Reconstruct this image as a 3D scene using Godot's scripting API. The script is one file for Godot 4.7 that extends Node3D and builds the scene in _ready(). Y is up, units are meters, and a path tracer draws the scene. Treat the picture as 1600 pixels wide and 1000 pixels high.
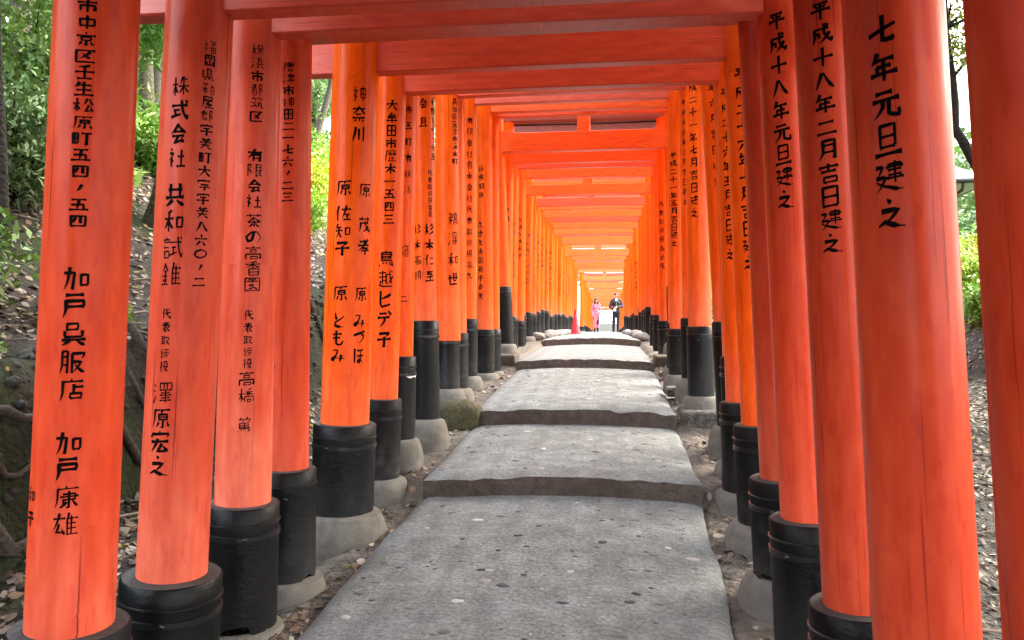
extends Node3D
# A stepped path that climbs through a tunnel of vermilion gates. +x is across the path, -z up the path; "d" is the distance up the path (z = -d).

var rng := RandomNumberGenerator.new()
var nz := FastNoiseLite.new()
var nzf := FastNoiseLite.new()
var M := {}
var taken := {}

# ---------------------------------------------------------------- mesh helper
class Geo:
	var v := PackedVector3Array()
	var n := PackedVector3Array()
	var uv := PackedVector2Array()
	var col := PackedColorArray()
	var idx := PackedInt32Array()
	func vert(p: Vector3, nn: Vector3, t := Vector2.ZERO, c := Color.WHITE) -> int:
		v.append(p); n.append(nn); uv.append(t); col.append(c)
		return v.size() - 1
	func tri(a: int, b: int, c: int) -> void:
		var f := (v[b] - v[a]).cross(v[c] - v[a])
		if f.dot(n[a] + n[b] + n[c]) > 0.0:   # front faces run clockwise
			idx.append(a); idx.append(c); idx.append(b)
		else:
			idx.append(a); idx.append(b); idx.append(c)
	func quad(a: int, b: int, c: int, d: int) -> void:
		tri(a, b, c); tri(a, c, d)
	func face(a: Vector3, b: Vector3, c: Vector3, d: Vector3, nn: Vector3, c4 := Color.WHITE) -> void:
		var w := (b - a).length(); var h := (d - a).length()
		quad(vert(a, nn, Vector2(0, 0), c4), vert(b, nn, Vector2(w, 0), c4), vert(c, nn, Vector2(w, h), c4), vert(d, nn, Vector2(0, h), c4))
	func mesh() -> ArrayMesh:
		var a := []
		a.resize(Mesh.ARRAY_MAX)
		a[Mesh.ARRAY_VERTEX] = v; a[Mesh.ARRAY_NORMAL] = n; a[Mesh.ARRAY_TEX_UV] = uv; a[Mesh.ARRAY_COLOR] = col; a[Mesh.ARRAY_INDEX] = idx
		var m := ArrayMesh.new()
		m.add_surface_from_arrays(Mesh.PRIMITIVE_TRIANGLES, a)
		return m
	# profile of (radius, height) turned about y; jag lowers/raises the first ring, wob makes it uneven
	func lathe(pr: Array, segs := 24, at := Vector3.ZERO, jag := [], wob := 0.0, noise: FastNoiseLite = null, vscale := 1.0, tone: Variant = null) -> void:
		var fn := []
		for i in pr.size() - 1:
			var e: Vector2 = pr[i + 1] - pr[i]
			fn.append(Vector2(e.y, -e.x).normalized())
		for i in pr.size() - 1:
			var na: Vector2 = fn[i]; var nb: Vector2 = fn[i]
			if i > 0 and fn[i - 1].dot(fn[i]) > 0.7: na = (fn[i - 1] + fn[i]).normalized()
			if i < pr.size() - 2 and fn[i + 1].dot(fn[i]) > 0.7: nb = (fn[i + 1] + fn[i]).normalized()
			var base := v.size()
			for k in segs + 1:
				var a := TAU * k / segs
				var dx := sin(a); var dz := cos(a)
				for e in 2:
					var p: Vector2 = pr[i + e]
					var q: Vector2 = na if e == 0 else nb
					var r := p.x
					var y := p.y
					if wob > 0.0 and noise: r *= 1.0 + wob * noise.get_noise_3d(at.x * 7.0 + dx * 90.0, at.z * 40.0 + y * 160.0, dz * 90.0)
					if jag.size() and i == 0 and e == 0: y += jag[k % segs]
					vert(at + Vector3(dx * r, y, dz * r), Vector3(dx * q.x, q.y, dz * q.x).normalized(), Vector2(float(k) / segs, p.y * vscale), tone.call(a, p.y) if tone != null else Color.WHITE)
			for k in segs:
				quad(base + 2 * k, base + 2 * k + 1, base + 2 * k + 3, base + 2 * k + 2)
	# chamfered box, centre c, full size s
	func box(c: Vector3, s: Vector3, ch := 0.008, turn := Basis()) -> void:
		var h := s * 0.5
		var ax := [Vector3.RIGHT, Vector3.UP, Vector3.BACK]
		for a in 3:
			var b := (a + 1) % 3; var d := (a + 2) % 3
			for sg in [-1.0, 1.0]:
				var o: Vector3 = ax[a] * h[a] * sg
				var ub: Vector3 = ax[b] * (h[b] - ch); var ud: Vector3 = ax[d] * (h[d] - ch)
				var nn: Vector3 = turn * (ax[a] * sg)
				var w: float = s[b]; var t: float = s[d]
				var r := (Vector2(t, w) if b == 0 else Vector2(w, t))
				quad(vert(c + turn * (o - ub - ud), nn, Vector2(0, 0)), vert(c + turn * (o + ub - ud), nn, Vector2(w, 0)), vert(c + turn * (o + ub + ud), nn, Vector2(w, t)), vert(c + turn * (o - ub + ud), nn, Vector2(0, t)))
		if ch <= 0.0: return
		for a in 3:
			var b := (a + 1) % 3; var d := (a + 2) % 3
			for sb in [-1.0, 1.0]:
				for sd in [-1.0, 1.0]:
					var e: Vector3 = ax[a] * (h[a] - ch)
					var p1: Vector3 = ax[b] * h[b] * sb + ax[d] * (h[d] - ch) * sd
					var p2: Vector3 = ax[b] * (h[b] - ch) * sb + ax[d] * h[d] * sd
					var nn: Vector3 = turn * (ax[b] * sb + ax[d] * sd).normalized()
					quad(vert(c + turn * (p1 - e), nn), vert(c + turn * (p1 + e), nn), vert(c + turn * (p2 + e), nn), vert(c + turn * (p2 - e), nn))
		for sx in [-1.0, 1.0]:
			for sy in [-1.0, 1.0]:
				for sz in [-1.0, 1.0]:
					var q := Vector3(h.x * sx, h.y * sy, h.z * sz)
					var nn: Vector3 = turn * Vector3(sx, sy, sz).normalized()
					tri(vert(c + turn * (q - Vector3(0, ch * sy, ch * sz)), nn), vert(c + turn * (q - Vector3(ch * sx, 0, ch * sz)), nn), vert(c + turn * (q - Vector3(ch * sx, ch * sy, 0)), nn))
	func tube(pts: Array, rad: Array, segs := 8, c := Color.WHITE) -> void:
		var base := v.size()
		var len := 0.0
		for i in pts.size():
			var t: Vector3 = (pts[mini(i + 1, pts.size() - 1)] - pts[maxi(i - 1, 0)]).normalized()
			var u := t.cross(Vector3.RIGHT if absf(t.x) < 0.8 else Vector3.UP).normalized()
			var w := t.cross(u)
			if i > 0: len += (pts[i] - pts[i - 1]).length()
			for k in segs + 1:
				var a := TAU * k / segs
				var nn := u * cos(a) + w * sin(a)
				vert(pts[i] + nn * rad[i], nn, Vector2(float(k) / segs, len), c)
		for i in pts.size() - 1:
			for k in segs:
				var q := base + i * (segs + 1) + k
				quad(q, q + 1, q + segs + 2, q + segs + 1)
		for e in [0, pts.size() - 1]:
			var t: Vector3 = (pts[0] - pts[1]).normalized() if e == 0 else (pts[-1] - pts[-2]).normalized()
			var m := vert(pts[e] + t * rad[e] * 0.5, t, Vector2.ZERO, c)
			for k in segs: tri(m, base + e * (segs + 1) + k, base + e * (segs + 1) + k + 1)
	# rounded uneven stone
	func stone(c: Vector3, s: Vector3, seed_: float, noise: FastNoiseLite, rough := 0.35, cl := Color.WHITE, box_like := 0.0) -> void:
		var base := v.size()
		var R := 9; var S := 14
		var at := func(i: int, k: int) -> Vector3:
			var th := PI * i / R; var ph := TAU * k / S
			var d := Vector3(sin(th) * cos(ph), cos(th), sin(th) * sin(ph))
			var q := pow(pow(absf(d.x), 4.0) + pow(absf(d.y), 4.0) + pow(absf(d.z), 4.0), -0.25)
			var r := lerpf(1.0, q, box_like) * (1.0 + rough * noise.get_noise_3d(d.x * 60.0 + seed_ * 31.0, d.y * 60.0, d.z * 60.0 + seed_ * 17.0))
			return c + Vector3(d.x * s.x, d.y * s.y, d.z * s.z) * r * 0.5
		for i in R + 1:
			for k in S + 1:
				var p: Vector3 = at.call(i, k % S)
				var e1: Vector3 = at.call(i, (k + 1) % S) - at.call(i, (k + S - 1) % S)
				var e2: Vector3 = at.call(mini(i + 1, R), k % S) - at.call(maxi(i - 1, 0), k % S)
				var nn := e1.cross(e2)
				if nn.length() < 1e-7: nn = p - c
				if nn.dot(p - c) < 0.0: nn = -nn
				vert(p, nn.normalized(), Vector2(float(k) / S, float(i) / R), cl)
		for i in R:
			for k in S:
				var q := base + i * (S + 1) + k
				quad(q, q + 1, q + S + 2, q + S + 1)

# ---------------------------------------------------------------- naming
func numbered(called: String) -> String:
	var k: int = taken.get(called, -1) + 1
	taken[called] = k
	return called if k == 0 else "%s_%03d" % [called, k]

func obj(called: String, g, m: Material, parent: Node = null) -> MeshInstance3D:
	var o := MeshInstance3D.new()
	o.mesh = g.mesh() if g is Geo else g
	o.material_override = m
	if parent:
		o.name = called
		parent.add_child(o, true)
	else:
		o.name = numbered(called)
		add_child(o, true)
	return o

func thing(called: String, label: String, category: String, at := Vector3.ZERO, turn := 0.0, group := "") -> Node3D:
	var o := Node3D.new()
	o.name = numbered(called)
	add_child(o, true)
	o.position = at
	o.rotation.y = turn
	tag(o, label, category, group)
	return o

func tag(o: Node, label: String, category: String, group := "") -> Node:
	o.set_meta("label", label)
	if category: o.set_meta("category", category)
	if group: o.set_meta("group", group)
	return o

func struct(o: Node, label: String) -> Node:
	o.set_meta("kind", "structure")
	o.set_meta("label", label)
	o.set_meta("category", str(o.name).split("_0")[0].replace("_", " "))
	return o

func knots(k: Array, x: float) -> float:
	if x <= k[0].x: return k[0].y
	for i in k.size() - 1:
		if x <= k[i + 1].x: return lerpf(k[i].y, k[i + 1].y, (x - k[i].x) / (k[i + 1].x - k[i].x))
	return k[-1].y

# ---------------------------------------------------------------- ground height
var RISE := [Vector2(-12, -0.9), Vector2(-3, -0.32), Vector2(2, -0.03), Vector2(3.5, 0.13), Vector2(5, 0.25), Vector2(5.7, 0.34), Vector2(6.9, 0.6), Vector2(7.68, 0.64), Vector2(7.95, 0.79), Vector2(8.2, 0.8), Vector2(11.2, 0.9), Vector2(11.6, 1.1), Vector2(12.2, 1.14), Vector2(16, 1.28), Vector2(20, 1.3), Vector2(34, 1.13), Vector2(44, 1.05), Vector2(50, 0.85), Vector2(80, 0.1), Vector2(97, -0.35), Vector2(105, 1.0), Vector2(400, 1.2)]
var BED := [Vector2(-3, -0.31), Vector2(5.6, 0.44), Vector2(5.75, 0.59), Vector2(7.7, 0.655), Vector2(7.95, 0.83), Vector2(11.4, 0.99), Vector2(11.7, 1.14), Vector2(15.9, 1.19), Vector2(16.3, 1.36), Vector2(22, 1.325), Vector2(34, 1.155), Vector2(44, 1.07)]
var SIDE_L := [Vector2(1.95, 0), Vector2(2.5, 0.18), Vector2(3.0, 0.34), Vector2(3.12, 1.0), Vector2(3.3, 1.32), Vector2(4.2, 1.55), Vector2(5, 2.0), Vector2(7, 3.3), Vector2(10, 4.8), Vector2(20, 8.5), Vector2(45, 15), Vector2(140, 26)]
var SIDE_R := [Vector2(1.1, 0), Vector2(2, -0.04), Vector2(3, -0.14), Vector2(4.3, -0.12), Vector2(5.0, 0.05), Vector2(5.5, 0.7), Vector2(7, 0.85), Vector2(20, 1.1), Vector2(140, 1.3)]

func height(x: float, d: float) -> float:
	var h := knots(RISE, d)
	var open_ := smoothstep(38.0, 46.0, d)
	if x < 0.0:
		var w := -x + 0.22 * nz.get_noise_2d(x * 14.0, d * 22.0)
		if x < -1.95: h += knots(SIDE_L, w) * (1.0 - 0.55 * open_) + (0.1 * nz.get_noise_2d(x * 40.0, d * 40.0) + 0.06 * nzf.get_noise_2d(x * 90.0, d * 90.0)) * smoothstep(1.95, 2.6, -x)
	elif x > 1.1:
		var w := x + 0.35 * nz.get_noise_2d(x * 12.0 + 90.0, d * 16.0) * smoothstep(3.0, 4.5, x)
		h += knots(SIDE_R, w) + (0.07 * nz.get_noise_2d(x * 40.0, d * 40.0) + 0.02 * nzf.get_noise_2d(x * 90.0, d * 90.0)) * smoothstep(1.1, 1.8, x)
	# the path's bed is cut a little below its slabs
	var pl := -1.37 - 0.047 * maxf(5.6 - d, 0.0); var pr := 0.67 - 0.045 * maxf(5.6 - d, 0.0)
	if d < 44.0:
		var ph := knots(BED, d)
		var gap := maxf(pl - x, x - pr)          # metres outside the slabs
		h = lerpf(clampf(h, ph - 0.05, ph + 0.05), h, smoothstep(0.15, 0.45, gap))
		h = lerpf(ph - 0.09, h, smoothstep(-0.07, 0.01, gap))
	if absf(x + 0.42) < 3.0: h += 0.02 * nzf.get_noise_2d(x * 110.0, d * 110.0)
	return h

# ---------------------------------------------------------------- brush writing: every character is a list of strokes on a 0-8 grid (pairs of digits x y); part@x0y0x1y1 sets another character into a box
const GLYPH := {
	"一": "0484", "二": "1272 0787", "三": "1171 2464 0787", "四": "1117 117177 322425 525565 1777", "五": "1171 4137 146467 0787", "六": "4042 0383 3508 5578",
	"七": "0583 40477776", "八": "3108 4188", "十": "0484 4048", "〇": "411204164776847241", "ノ": "5236", "丨": "4048", "大": "0383 404308 4388", "中": "1216 127276 1676 4048",
	"市": "4042 0282 1417 14747766 4248", "京": "4041 0282 2325 236365 2565 454837 2618 6678", "区": "0181 6226 3366 010888", "壬": "6011 0484 4148 1878", "生": "2003 1272 1575 4048 0888",
	"木": "0383 4048 4307 4387", "公": "3004 5084 441877 6588", "松": "木@0038 公@4088", "日": "1018 107078 1474 1878", "小": "404837 2307 6387",
	"原": "1181 111408 5142 3335 337375 3474 3575 555848 3628 7688", "田": "1018 107078 4048 1474 1878", "町": "田@0137 4181 616857", "口": "1117 117177 1777", "加": "力@0048 口@5287", "力": "02726857 403408",
	"戸": "1070 127274 1474 121508", "呉": "口@1063 131575 7375 0686 3608 5688", "月": "202508 20707867 2272 2575", "服": "月@0038 414181 418173 4148 447448 5588", "広": "4041 1181 111508",
	"店": "広@0088 5255 5383 口@3587", "康": "広@0088 337375 2484 3575 525848 3537 3728 4628 6588", "隹": "2004 1218 4142 1282 1474 1676 1888 4248", "雄": "0242 2006 241747 3648 隹@4088",
	"禾": "6021 0383 4148 4307 4387", "和": "禾@0048 口@5287", "子": "117143 434837 0484", "示": "3041 126205 3438 5566", "福": "示@0038 4080 口@5173 田@4488", "岡": "1018 10707867 3132 5142 2262 252767 6567 4347",
	"県": "目@2065 010676 4648 2718 6778", "目": "1018 107078 1272 1575 1878", "米": "1022 7062 0484 4048 4407 4487", "白": "4032 1218 127278 1575 1878", "粕": "米@0048 白@5188",
	"屋": "107072 1272 101408 2373 533565 6576 3676 5558 2888", "君": "117173 0282 1373 403407 口@3587", "阝": "106033 336546 1018", "郡": "君@0048 阝@5088", "冖": "0307 038377 4043", "宇": "冖@0083 2363 0585 434837",
	"美": "2031 6051 1171 2262 0383 4144 1575 4408 4588", "字": "冖@0083 子@1388", "朱": "3013 2171 0484 4048 4407 4487", "株": "木@0038 朱@3088", "式": "0282 1444 2427 0756 50658886 7081", "会": "4004 4084 2363 1575 452867 6678",
	"土": "1373 4048 0888", "社": "示@0038 土@4188", "共": "1272 2025 6065 0585 3608 5688", "言": "3041 0181 1272 1474 口@1588", "試": "言@0038 式@3088", "金": "4003 4083 2363 1575 4348 2627 6657 0888", "錐": "金@0038 隹@4088",
	"亻": "6004 4248", "代": "亻@0038 3483 40558886 6071", "表": "1171 2262 0383 4043 4307 353857 7455 4488", "耳": "0181 2127 6168 2363 2565 0786", "又": "017108 1388", "取": "耳@0048 又@4188", "糸": "401243 621474 4448 2617 6678",
	"帝": "4041 0181 2132 6152 0305 038375 2527 256567 4348", "締": "糸@0038 帝@3088", "彳": "5002 6205 4448", "殳": "202204 20606383 147408 2588", "役": "彳@0038 殳@3088", "氵": "1051 0343 0855", "罒": "0008 008088 3038 5058 0888",
	"睪": "罒@0083 1474 0585 1676 0787 4348", "澤": "氵@0028 睪@3088", "宏": "冖@0083 0484 3308 553878 6688", "之": "3041 136317 072688", "黄": "1171 2023 6063 0383 2426 246466 2666 4346 2718 6778", "横": "木@0038 黄@3088",
	"兵": "5021 2025 2262 5255 0585 3608 5688", "浜": "氵@0028 兵@3088", "者": "1161 4043 0383 7006 日@2488", "都": "者@0048 阝@5088", "竹": "2004 1343 3338 6044 5383 7378", "筑": "竹@0083 0434 2447 0746 545648 5474778887 5566",
	"有": "0282 4006 3338 33737867 3474 3676", "艮": "1018 107074 1272 1474 1837 4588 7456", "限": "阝@0038 艮@4088", "艹": "0484 2028 6068", "茶": "艹@0082 4205 4285 1575 4448 3618 5678", "の": "4136170431618468",
	"高": "4041 0181 口@2264 0508 05858877 口@2678", "香": "禾@0084 日@1488", "園": "0008 008088 0888 2161 4143 1272 口@2455 4617 4577", "喬": "6021 1272 4204 4284 口@2354 0508 058588 口@2668", "橋": "木@0038 喬@3088",
	"馬": "1015 1070 1272 1474 4045 15757867 0708 2627 4647", "篤": "竹@0083 馬@0388", "唐": "広@0088 327274 2383 3474 5155 口@3678", "聿": "117173 0282 1373 1575 0686 4048", "津": "氵@0028 聿@3088", "申": "1116 117176 1474 1676 4048",
	"神": "示@0038 申@4088", "左": "0282 4007 2575 5558 2888", "佐": "亻@0028 左@3088", "奈": "0181 4004 4084 2454 0686 4648 2718 6778", "川": "201508 4147 7078", "矢": "2003 1272 0484 424408 4478", "知": "矢@0048 口@5287",
	"茂": "艹@0082 1373 131508 42668886 7538 6272", "孝": "1161 4043 0383 7006 子@2488", "と": "2034 72252778", "も": "3037486876 1262 1454", "み": "114117062586 6458", "づ": "0251736537 6071 7081", "ほ": "1018 3171 3474 515748375678",
	"牟": "401362 5173 2315 1474 0686 4348", "歴": "1080 100508 木@2154 木@5184 5558 5676 3538 2888", "鳥": "4031 1115 117173 1272 1373 1474 15758867 0708 2627 4647 6667", "越": "0141 2024 0343 2327 2545 1508 073888 4272 424647 607587 8357 7081",
	"ヒ": "7214 10162877", "デ": "1151 0373 434518 6071 7281", "箱": "竹@0083 木@0348 目@4388", "且": "2027 206067 2262 2464 0787", "杉": "木@0038 7042 8245 8638", "本": "0383 4048 4307 4387 2666", "仁": "亻@0038 二@4188",
	"至": "1171 411363 5274 1575 4448 0888", "長": "2024 2070 2161 2262 0484 242837 7556 4588", "明": "日@0137 月@4088", "車": "0181 1216 127276 1474 1676 0787 4048", "庫": "広@0088 車@2288", "宝": "冖@0083 1474 1676 4348 0888 5677",
	"塚": "土@0038 3133 318183 4272 5258 5437 5538 7465 6588", "湯": "氵@0028 日@4074 3484 3406 35757867 4518 6538", "弟": "1021 6151 117173 1373 13158588 4148 4408", "鵜": "弟@0048 鳥@4088", "世": "0383 111777 4045 6065 4565",
	"羽": "01313827 0213 0624 51818877 5263 5674", "毎": "2003 1272 231777 237358 0585 4447", "梅": "木@0038 毎@3088", "久": "3005 226208 4488", "夫": "1272 0484 404408 4488", "剛": "岡@0058 6166 808877", "英": "艹@0082 1315 137375 0585 4208 4588",
	"令": "4004 4084 2353 156557 3538", "年": "2003 1272 2464 2426 0686 4248", "元": "1161 0383 333508 53578886", "旦": "日@1076 0888", "建": "聿@3086 012104 043408 054788", "平": "1171 2233 6253 0484 4148", "成": "1272 121508 143436 50548886 7438 6071",
	"吉": "0181 4043 1373 口@1588", "修": "亻@0028 2327 5033 517144 5284 7546 8637 8848", "王": "1171 1474 0888 4148", "里": "田@0075 4048 1676 0888", "理": "王@0048 里@4088",
}

func strokes(ch: String, x0: float, y0: float, x1: float, y1: float, out: Array, scale := 1.0) -> void:
	if not GLYPH.has(ch): return
	for tok in GLYPH[ch].split(" "):
		if "@" in tok:
			var b: String = tok.split("@")[1]
			strokes(tok[0], lerpf(x0, x1, b[0].to_float() / 8.0), lerpf(y0, y1, b[1].to_float() / 8.0), lerpf(x0, x1, b[2].to_float() / 8.0), lerpf(y0, y1, b[3].to_float() / 8.0), out, scale * 0.8)
		else:
			var pts := []
			for i in range(0, tok.length() - 1, 2):
				pts.append(Vector2(lerpf(x0, x1, (tok[i].to_float() * 0.92 + 0.32) / 8.0), lerpf(y0, y1, (tok[i + 1].to_float() * 0.92 + 0.32) / 8.0)))
			out.append([pts, scale])

# one column of writing on a pillar of radius r; phi in degrees from the downhill side, heights measured in the pillar's own frame
func inscription(text: String, phi: float, ya: float, yb: float, size: float, rad_at: Callable, fine := true) -> Geo:
	var g := Geo.new()
	var n := text.length()
	var pitch := (ya - yb) / n
	for i in n:
		var cy := ya - pitch * (i + 0.5)
		var list := []
		strokes(text[i], -0.5, -0.5, 0.5, 0.5, list)
		var hgt := minf(pitch * 0.86, size * 1.1)
		var few := clampf(8.0 / maxf(list.size(), 1.0), 0.7, 1.15)
		if text[i] in "ノ一二三丨": hgt = minf(hgt, size * 0.9)
		for s in list:
			var pts: Array = s[0]
			var w: float = 0.066 * few * maxf(s[1], 0.75)
			var dens := []
			var per := 4 if fine else 2
			var jit := Vector2(rng.randf_range(-0.015, 0.015), rng.randf_range(-0.015, 0.015))
			for k in pts.size() - 1:
				var a: Vector2 = pts[k]; var b: Vector2 = pts[k + 1]
				for e in per + (1 if k == pts.size() - 2 else 0):
					var t := float(e) / per
					var p := a.lerp(b, t)
					var dv := b - a
					if dv.x < -0.1 and dv.y > 0.1: p += Vector2(0.10 * dv.length() * t * (1 - t), 0.12 * dv.length() * t * (1 - t)) * 1.4    # a sweep to the lower side bows outwards
					elif dv.x > 0.1 and dv.y > 0.1: p += Vector2(-0.1, 0.14) * dv.length() * t * (1 - t) * 1.4
					p.y -= 0.09 * p.x
					dens.append(p + jit)
			var first: Vector2 = pts[0]; var last: Vector2 = pts[-1]; var pre: Vector2 = pts[-2]
			var dl := last - pre
			var whole := last - first
			var m := dens.size()
			var total := 0.0
			for k in m - 1: total += (dens[k + 1] - dens[k]).length()
			var ids := []
			for k in m:
				var t := float(k) / (m - 1)
				var tn: Vector2 = (dens[mini(k + 1, m - 1)] - dens[maxi(k - 1, 0)]).normalized()
				var ww := w
				if pts.size() == 2 and total < 0.22: ww *= lerpf(0.45, 1.45, t) if k < m - 1 else 0.7
				elif dl.x < -0.06 and dl.y > 0.05: ww *= lerpf(1.25, 0.18, t * t)
				elif dl.x > 0.08 and dl.y > 0.1: ww *= lerpf(0.5, 1.6, t) if t < 0.85 else 0.35
				elif absf(dl.y) < 0.06 and pts.size() == 2: ww *= 0.72 + 0.5 * pow(absf(2 * t - 1), 3.0)
				elif pts.size() > 2 and dl.length() < 0.2: ww *= 1.1 if k < m - per else lerpf(1.1, 0.15, float(k - m + per) / per)
				else: ww *= 1.12 - 0.35 * t
				if k == 0: dens[0] -= tn * w * 0.4
				var nn := Vector2(-tn.y, tn.x) * ww
				for sg in [-1.0, 1.0]:
					var q: Vector2 = dens[k] + nn * sg
					var y := cy - q.y * hgt
					var r: float = rad_at.call(y) + 0.0009
					var a := deg_to_rad(phi) + q.x * size * 0.95 / r
					ids.append(g.vert(Vector3(sin(a) * r, y, cos(a) * r), Vector3(sin(a), 0, cos(a))))
			for k in m - 1:
				g.quad(ids[2 * k], ids[2 * k + 1], ids[2 * k + 3], ids[2 * k + 2])
	return g

# ---------------------------------------------------------------- materials
func lin(r: float, g: float, b: float) -> Color:
	return Color(r, g, b).linear_to_srgb()

func mat(c: Color, rough := 0.8, tex: Texture2D = null, bump: Texture2D = null, bscale := 0.0, tri := 0.0) -> StandardMaterial3D:
	var m := StandardMaterial3D.new()
	m.albedo_color = c
	m.roughness = rough
	if tex: m.albedo_texture = tex
	if bump:
		m.heightmap_enabled = true
		m.heightmap_texture = bump
		m.heightmap_scale = bscale
	if tri > 0.0:
		m.uv1_triplanar = true
		m.uv1_world_triplanar = true
		m.uv1_scale = Vector3.ONE * tri
	return m

# painted timber: faint grain, blotches and a few drying cracks that run up the pillar
func paint_image(seed_: int, w: int, h: int, cracks: int, turn := false) -> Array:
	var r := RandomNumberGenerator.new()
	r.seed = seed_
	var a := FastNoiseLite.new(); a.seed = seed_; a.frequency = 0.035
	var b := FastNoiseLite.new(); b.seed = seed_ + 7; b.frequency = 0.09
	var im := Image.create(w, h, false, Image.FORMAT_RGB8)
	var hm := Image.create(w, h, false, Image.FORMAT_L8)
	for y in h:
		for x in w:
			var ang := TAU * x / w
			var cx := cos(ang) * 40.0; var cz := sin(ang) * 40.0
			var grain := a.get_noise_3d(cx * 3.5, y * 0.09, cz * 3.5)
			var blot := b.get_noise_3d(cx * 0.55, y * 0.16, cz * 0.55)
			var streak := a.get_noise_3d(cx * 1.3 + 500.0, y * 0.03, cz * 1.3)       # rain streaks
			var worn := smoothstep(0.22, 0.5, b.get_noise_3d(cx * 0.9 + 90.0, y * 0.33, cz * 0.9) + 0.35 * grain)
			var t := 0.92 + 0.03 * grain + 0.07 * blot + 0.055 * streak
			im.set_pixel(x, y, Color(clampf(t + 0.02 - 0.04 * worn, 0, 1), clampf(t - 0.04 + 0.09 * blot - 0.08 * worn, 0, 1), clampf(t - 0.04 + 0.12 * blot - 0.02 * worn, 0, 1)))
			hm.set_pixel(x, y, Color.WHITE * clampf(0.7 + 0.25 * grain, 0, 1))
	for k in cracks:
		var x := r.randf() * w
		var y := r.randi_range(0, h - 1)
		var n := r.randi_range(int(h * 0.05), int(h * 0.22))
		var wide := r.randf() < 0.3
		for i in n:
			x += r.randf_range(-0.12, 0.12)
			var yy := (y + i) % h
			var f := sin(PI * i / n)
			var dark := 1.0 - (0.36 if wide else 0.24) * f
			for dx in (2 if wide else 1):
				var xx := posmod(int(x) + dx, w)
				im.set_pixel(xx, yy, im.get_pixel(xx, yy) * Color(dark, dark * 0.9, dark * 0.9))
				hm.set_pixel(xx, yy, Color.WHITE * (0.7 - 0.35 * f))
	if turn:
		im.rotate_90(CLOCKWISE); hm.rotate_90(CLOCKWISE)
	im.generate_mipmaps(); hm.generate_mipmaps()
	return [ImageTexture.create_from_image(im), ImageTexture.create_from_image(hm)]

func noise_tex(size: int, freq: float, lo: Color, hi: Color, seed_: int, type := FastNoiseLite.TYPE_SIMPLEX_SMOOTH, oct := 5) -> NoiseTexture2D:
	var f := FastNoiseLite.new()
	f.seed = seed_; f.frequency = freq; f.noise_type = type; f.fractal_octaves = oct
	var t := NoiseTexture2D.new()
	t.width = size; t.height = size; t.seamless = true; t.noise = f
	var gr := Gradient.new()
	gr.set_color(0, lo); gr.set_color(1, hi)
	t.color_ramp = gr
	return t

# exposed-aggregate concrete: worn cement with pebbles of several greys
func path_images() -> Array:
	var S := 1024
	var cell := FastNoiseLite.new(); cell.noise_type = FastNoiseLite.TYPE_CELLULAR; cell.frequency = 0.045; cell.seed = 5
	cell.cellular_return_type = FastNoiseLite.RETURN_DISTANCE
	var id := FastNoiseLite.new(); id.noise_type = FastNoiseLite.TYPE_CELLULAR; id.frequency = 0.045; id.seed = 5
	id.cellular_return_type = FastNoiseLite.RETURN_CELL_VALUE
	var bl := FastNoiseLite.new(); bl.frequency = 0.006; bl.seed = 3; bl.fractal_octaves = 5
	var fi := FastNoiseLite.new(); fi.frequency = 0.25; fi.seed = 4
	var sp := FastNoiseLite.new(); sp.frequency = 0.05; sp.seed = 14; sp.fractal_octaves = 3
	var im := Image.create(S, S, false, Image.FORMAT_RGB8)
	var hm := Image.create(S, S, false, Image.FORMAT_L8)
	for y in S:
		for x in S:
			var u := float(x); var v := float(y)
			# mirrored to tile
			if x > S / 2: u = S - x
			if y > S / 2: v = S - y
			u += 13.0 * bl.get_noise_2d(v * 4.0, u * 4.0)
			var d := cell.get_noise_2d(u, v) + 1.0
			var c := id.get_noise_2d(u, v)
			var b := bl.get_noise_2d(u, v)
			var f := fi.get_noise_2d(x, y)
			var peb := smoothstep(0.42, 0.25, d) * (1.0 if c > 0.1 else 0.0)
			var t := 0.435 + 0.13 * b + 0.04 * f + 0.13 * sp.get_noise_2d(u, v) + 0.07 * sp.get_noise_2d(u * 3.1, v * 3.1)
			var k := Color(t * 0.955, t * 0.995, t * 0.99)
			if peb > 0.0: k = k.lerp(Color(0.5, 0.495, 0.48) * (0.55 + 0.7 * fposmod(c * 7.0, 1.0)), peb * 0.6)
			im.set_pixel(x, y, k)
			hm.set_pixel(x, y, Color.WHITE * clampf(0.45 + 0.2 * f + 0.4 * peb + 0.2 * b, 0, 1))
	return [ImageTexture.create_from_image(im), ImageTexture.create_from_image(hm)]

var TINT := {}

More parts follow.
